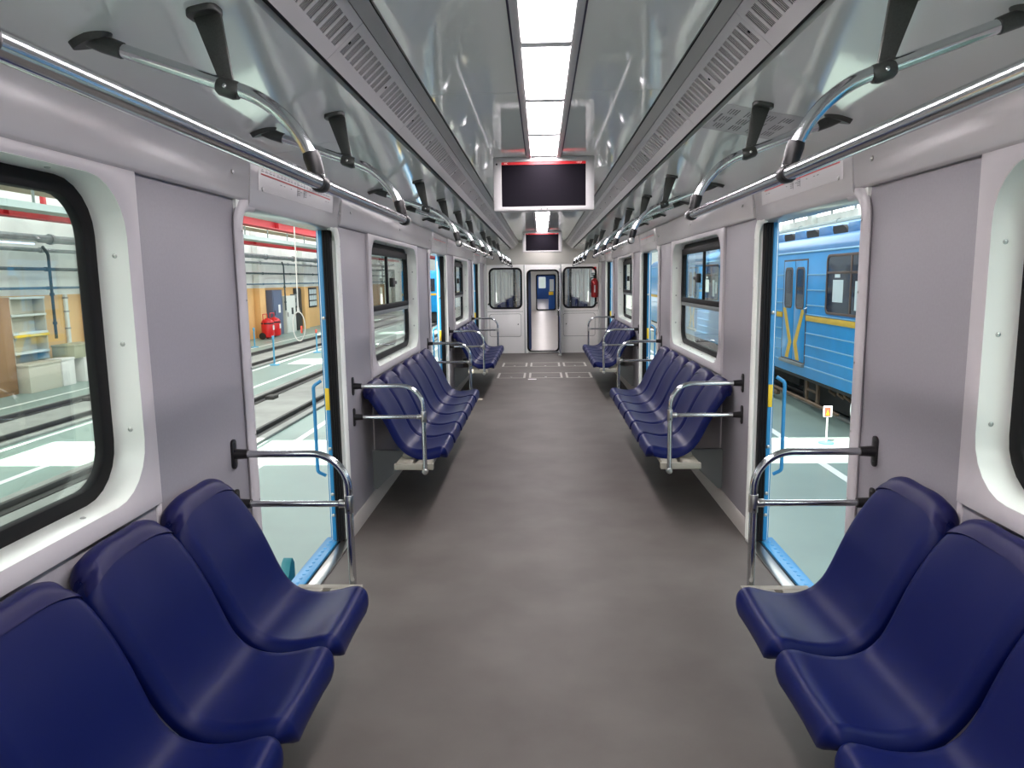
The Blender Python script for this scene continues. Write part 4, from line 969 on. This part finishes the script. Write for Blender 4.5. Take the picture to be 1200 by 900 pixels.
# rope loop hanging from the crane girder
t = thing('hanging_loop', (-6.0, 17.85, 0.22), 'white rope loop hanging outside the first doorway', 'rope')
MB().tube([(-6.0, 17.85, 3.2), (-6.0, 17.82, 2.0), (-6.0, 17.80, 0.98)], 0.016, 8).build('rope_line', 'rope', t)
lp = [(-6.0+0.15*math.sin(a), 17.80, 0.60-0.36*math.cos(a+PI)) for a in [2*PI*i/24 for i in range(25)]]
MB().tube(lp, 0.014, 8, caps=False).build('loop', 'rope', t); MB().tube([(-6.0, 17.80, 1.06), (-6.0, 17.80, 0.94)], 0.03, 8).build('knot', 'rope', t)
B(-6.02, -5.98, 17.95, 18.0, 0.42, 0.60).build('red_tag', 'sign_red', t, 0.004)
t = thing('loop_carriage', (-6.0, 17.85, 3.2), 'grey trolley carrying the hanging rope loop', 'trolley')
B(-6.12, -5.88, 17.7, 18.0, 3.2, 3.32).build('body', 'cab_grey', t, 0.01); B(-6.03, -5.97, HY0+1, HY1-1, 3.32, 3.38).build('track_bar', 'tray_grey', t, 0.0, 0)
t = thing('step_bracket', (-1.62, 4.23, -0.37), 'teal bracket sticking up outside the first doorway sill', 'bracket')
MB().prism([(4.10, -0.35), (4.36, -0.35), (4.36, -0.08), (4.33, -0.04), (4.29, -0.06)], lambda u, v, ww: (ww, u, v), -1.66, -1.60).build('plate', 'teal', t, 0.004)
MB().tube([(-1.63, 4.34, -0.35), (-1.63, 4.34, -0.10)], 0.02, 8).build('rib', 'teal', t)
B(-1.66, -1.5, 4.10, 4.36, -0.37, -0.345).build('foot', 'teal', t, 0.004)
# distant blue wagon end on the depot wall side
t = thing('distant_wagon', (-7.4, 48, G), 'blue wagon standing far along the depot wall side', 'train')
B(-8.8, -6.2, 46, 58, -0.3, 2.3).build('body', 'train_blue', t, 0.08); B(-8.3, -6.7, 45.97, 46.0, 1.0, 1.8).build('front_window', 'dark_pane', t, 0.0, 0); B(-8.82, -6.18, 45.98, 58, 0.75, 0.88).build('stripe', 'train_yellow', t, 0.0, 0)
B(-8.6, -6.4, 46.2, 57.8, G+0.12, -0.3).build('bogies', 'under_dark', t, 0.02)

# ------------------------------------------------------------------ parked blue train
XT = 5.30
tr = thing('parked_train', (XT+1.35, 18, G), 'parked blue metro train with yellow stripe and door chevrons', 'train')
TY0, TY1 = -3.0, 36.0
B(XT, XT+2.7, TY0, TY1, -0.38, 2.12).build('body', 'train_blue', tr, 0.02)
rp = [(0.0, 2.12), (0.0, 2.20), (0.03, 2.28), (0.10, 2.36), (0.22, 2.42), (0.34, 2.45), (0.40, 2.58), (0.52, 2.68), (1.35, 2.76)]
MB().prism([(XT+u, v) for u, v in rp] + [(XT+2.7-u, v) for u, v in rp[::-1]], lambda u, v, ww: (u, ww, v), TY0, TY1).build('roof', 'train_roof', tr)
MB().tube([(XT-0.008, TY0, 2.13), (XT-0.008, TY1, 2.13)], 0.02, 8).build('gutter', 'train_rib', tr)
for i in range(14):
    y = 4.0+i*1.42
    q = MB().prism([(y, 2.44), (y+0.62, 2.44), (y+0.72, 2.50), (y+0.72, 2.60), (y+0.25, 2.60), (y+0.08, 2.53)], lambda u, v, ww: (ww, u, v), XT+0.33, XT+0.75)
    q.build('roof_vent', 'dark_gap', tr)
    MB().prism([(y+0.66, 2.44), (y+1.40, 2.44), (y+1.40, 2.62), (y+0.78, 2.62)], lambda u, v, ww: (ww, u, v), XT+0.32, XT+0.8).build('vent_cowl', 'train_roof', tr, 0.01)
doors = [15.0+PER*k for k in range(-2, 4)]        # near edge of each doorway, 1.36 wide
# ribs and yellow stripe between doors
def rib_run(y0, y1, win):
    zs = [(-0.16, 1), (0.06, 1), (0.28, 1), (0.52, 1), (1.08, 0), (1.38, 0), (1.68, 0)]
    for z, full in zs:
        if full: rr = [(y0, y1)]
        else: rr = [(y0, win[0]), (win[1], y1)] if win else [(y0, y1)]
        for a, c in rr:
            if c-a > 0.1: B(XT-0.014, XT+0.005, a, c, z-0.013, z+0.013).build('body_rib', 'train_rib', tr, 0.005)
    B(XT-0.022, XT+0.005, y0, y1, 0.765, 0.875).build('yellow_stripe', 'train_yellow', tr, 0.006)
    B(XT-0.028, XT+0.005, y0, y1, 0.885, 0.905).build('stripe_moulding', 'train_rib', tr, 0.004)
fnT = lambda u, v, ww: (ww, u, v)
def train_window(y0, y1):
    f = MB().ring(rrect(y0-0.045, y1+0.045, 0.945, 2.045, 0.12), rrect(y0, y1, 0.99, 2.0, 0.09), fnT, XT-0.02, XT+0.01).build('window_frame', 'brown_frame', tr, 0.005)
    MB().prism(rrect(y0-0.01, y1+0.01, 0.98, 2.01, 0.09), fnT, XT-0.006, XT+0.004).build('window_pane', 'dark_pane', tr, smooth=0)
    B(XT-0.016, XT+0.002, y0, y1, 1.69, 1.73).build('transom', 'brown_frame', tr, 0.003)
    B(XT-0.016, XT+0.002, y0+(y1-y0)*0.44, y0+(y1-y0)*0.47, 1.0, 2.0).build('mullion', 'brown_frame', tr, 0.003)
    for (a, c, z0, z1) in ((0.62, 0.86, 1.18, 1.58), (0.22, 0.36, 1.06, 1.56), (0.70, 0.82, 1.62, 1.68), (0.05, 0.18, 1.15, 1.5)):
        B(XT-0.009, XT-0.0065, y0+(y1-y0)*a, y0+(y1-y0)*c, z0, z1).build('window_sheet', 'paper', tr, 0.0, 0)
def train_door(y0):
    y1 = y0+1.36
    B(XT-0.004, XT+0.01, y0-0.05, y1+0.05, -0.12, 2.0).build('door_recess', 'brown_frame', tr, smooth=0)
    for sg, a, c in ((-1, y0, y0+0.665), (1, y0+0.695, y1)):
        lf = B(XT-0.012, XT+0.005, a, c, -0.10, 1.965).build('door_leaf', 'train_blue', tr, 0.005)
        MB().ring(rrect(a+0.09, c-0.09, 0.98, 1.84, 0.10), rrect(a+0.135, c-0.135, 1.025, 1.795, 0.07), fnT, XT-0.020, XT-0.008).build('leaf_window_frame', 'brown_frame', lf, 0.003)
        MB().prism(rrect(a+0.13, c-0.13, 1.02, 1.80, 0.07), fnT, XT-0.015, XT-0.011).build('leaf_window_pane', 'dark_pane', lf, smooth=0)
        # chevron: outer edge at the top, meets the centre line low down and swings out again
        if sg > 0: P = [(c-0.02, 0.98), (c-0.20, 0.98), (a+0.04, 0.26), (a+0.22, -0.08), (a+0.42, -0.08), (a+0.24, 0.27)]
        else: P = [(a+0.02, 0.98), (a+0.20, 0.98), (c-0.04, 0.26), (c-0.22, -0.08), (c-0.42, -0.08), (c-0.24, 0.27)]
        MB().prism(P, fnT, XT-0.017, XT-0.011).build('yellow_chevron', 'train_yellow', lf, smooth=0)
    st = MB(); st.box(XT-0.06, XT+0.01, y0-0.03, y1+0.03, -0.19, -0.12); st.build('door_step', 'cab_grey', tr, 0.006)
    MB().tube(fillet([(XT, y0-0.06, 1.02), (XT-0.05, y0-0.06, 1.0), (XT-0.05, y0-0.06, 0.95), (XT, y0-0.06, 0.75)], 0.02, 4), 0.012, 6).build('grip', 'steel', tr)
prev = TY0
for k, y0 in enumerate(doors):
    if y0 - prev > 2.5:
        w1 = y0 - 1.07; w0 = w1 - 1.92
        rib_run(prev, y0-0.06, (w0-0.06, w1+0.06)); train_window(w0, w1)
    else: rib_run(prev, y0-0.06, None)
    train_door(y0); prev = y0+1.42
rib_run(prev, TY1, None)
# underframe
for (a, c, z0, xo, m_) in ((1, 9, -0.85, 0.35, 'under_dark'), (9.5, 12.6, -0.80, 0.25, 'under_brown'), (12.9, 15.8, -0.92, 0.30, 'under_dark'), (16.2, 20.0, -0.75, 0.35, 'under_dark'), (20.5, 26.5, -0.9, 0.3, 'under_dark'), (27, 34, -0.85, 0.35, 'under_dark')):
    bx = B(XT+xo, XT+2.3, a, c, z0, -0.39).build('equipment_box', m_, tr, 0.03)
B(XT+0.02, XT+2.6, TY0+0.2, TY1-0.2, -0.44, -0.38).build('solebar', 'under_dark', tr, smooth=0)
ld = MB()
for yy in (14.55, 15.15): ld.box(XT+0.12, XT+0.17, yy-0.05, yy+0.05, -0.92, -0.40)
for zz in (-0.92, -0.68, -0.44): ld.box(XT+0.13, XT+0.16, 14.5, 15.2, zz, zz+0.05)
ld.build('ladder', 'under_brown', tr, 0.006)
for yy in (12.9, 10.7, 27.5, 29.6):
    MB().lathe([(0.10, -0.06), (0.34, -0.06), (0.37, -0.03), (0.40, 0.02), (0.40, 0.06)], (XT+0.62, yy, G+0.52), 20, 'X').build('wheel', 'under_brown', tr)
B(XT+0.30, XT+0.36, 9.9, 14.0, G+0.42, G+0.60).build('bogie_frame', 'under_brown', tr, 0.02)
for yy in (13.4, 13.7, 14.1): MB().tube([(XT+0.2, yy, -0.4), (XT+0.22, yy+0.05, -0.55), (XT+0.3, yy-0.05, -0.62)], 0.03, 8).build('hose', 'under_brown', tr)
B(XT-0.12, XT-0.02, 16.3, 34, G+0.10, G+0.20).build('third_rail_cover', 'under_brown', tr, 0.02); B(XT-0.10, XT-0.04, 13, 34, G+0.22, G+0.27).build('third_rail', 'under_brown', tr, 0.01)
# round tube hoop on the blue train side (seen at the doorway edge)
t = thing('hoop_tube', (4.78, 11.0, G), 'pale bent tube hoop by the parked train', 'tube')
MB().tube([(4.78+0.16*math.sin(a), 11.0, -0.34+0.26*math.cos(a)) for a in [2*PI*i/24 for i in range(25)]], 0.022, 8, caps=False).build('ring', 'tray_grey', t)
MB().tube([(4.78, 11.0, G), (4.78, 11.0, -0.60)], 0.022, 8).build('stem', 'tray_grey', t)
# warning sign on a post
t = thing('warning_sign', (4.6, 11.85, G), 'small red and white warning sign on a thin post beside the blue train', 'sign')
MB().lathe([(0.12, 0), (0.12, 0.02), (0.02, 0.04)], (4.6, 11.85, G), 12).build('base', 'post_blue', t)
MB().tube([(4.6, 11.85, G+0.03), (4.6, 11.85, -0.60)], 0.014, 8).build('pole', 'sign_white', t)
pl = B(4.53, 4.67, 11.83, 11.86, -0.61, -0.43).build('plate', 'sign_white', t, 0.008)
B(4.545, 4.64, 11.822, 11.83, -0.595, -0.45).build('red_field', 'sign_red', pl, 0.0, 0)
MB().prism([(4.565, -0.575), (4.62, -0.575), (4.592, -0.49)], lambda u, v, ww: (u, ww, v), 11.816, 11.822).build('warning_triangle', 'yellow', pl, smooth=0)
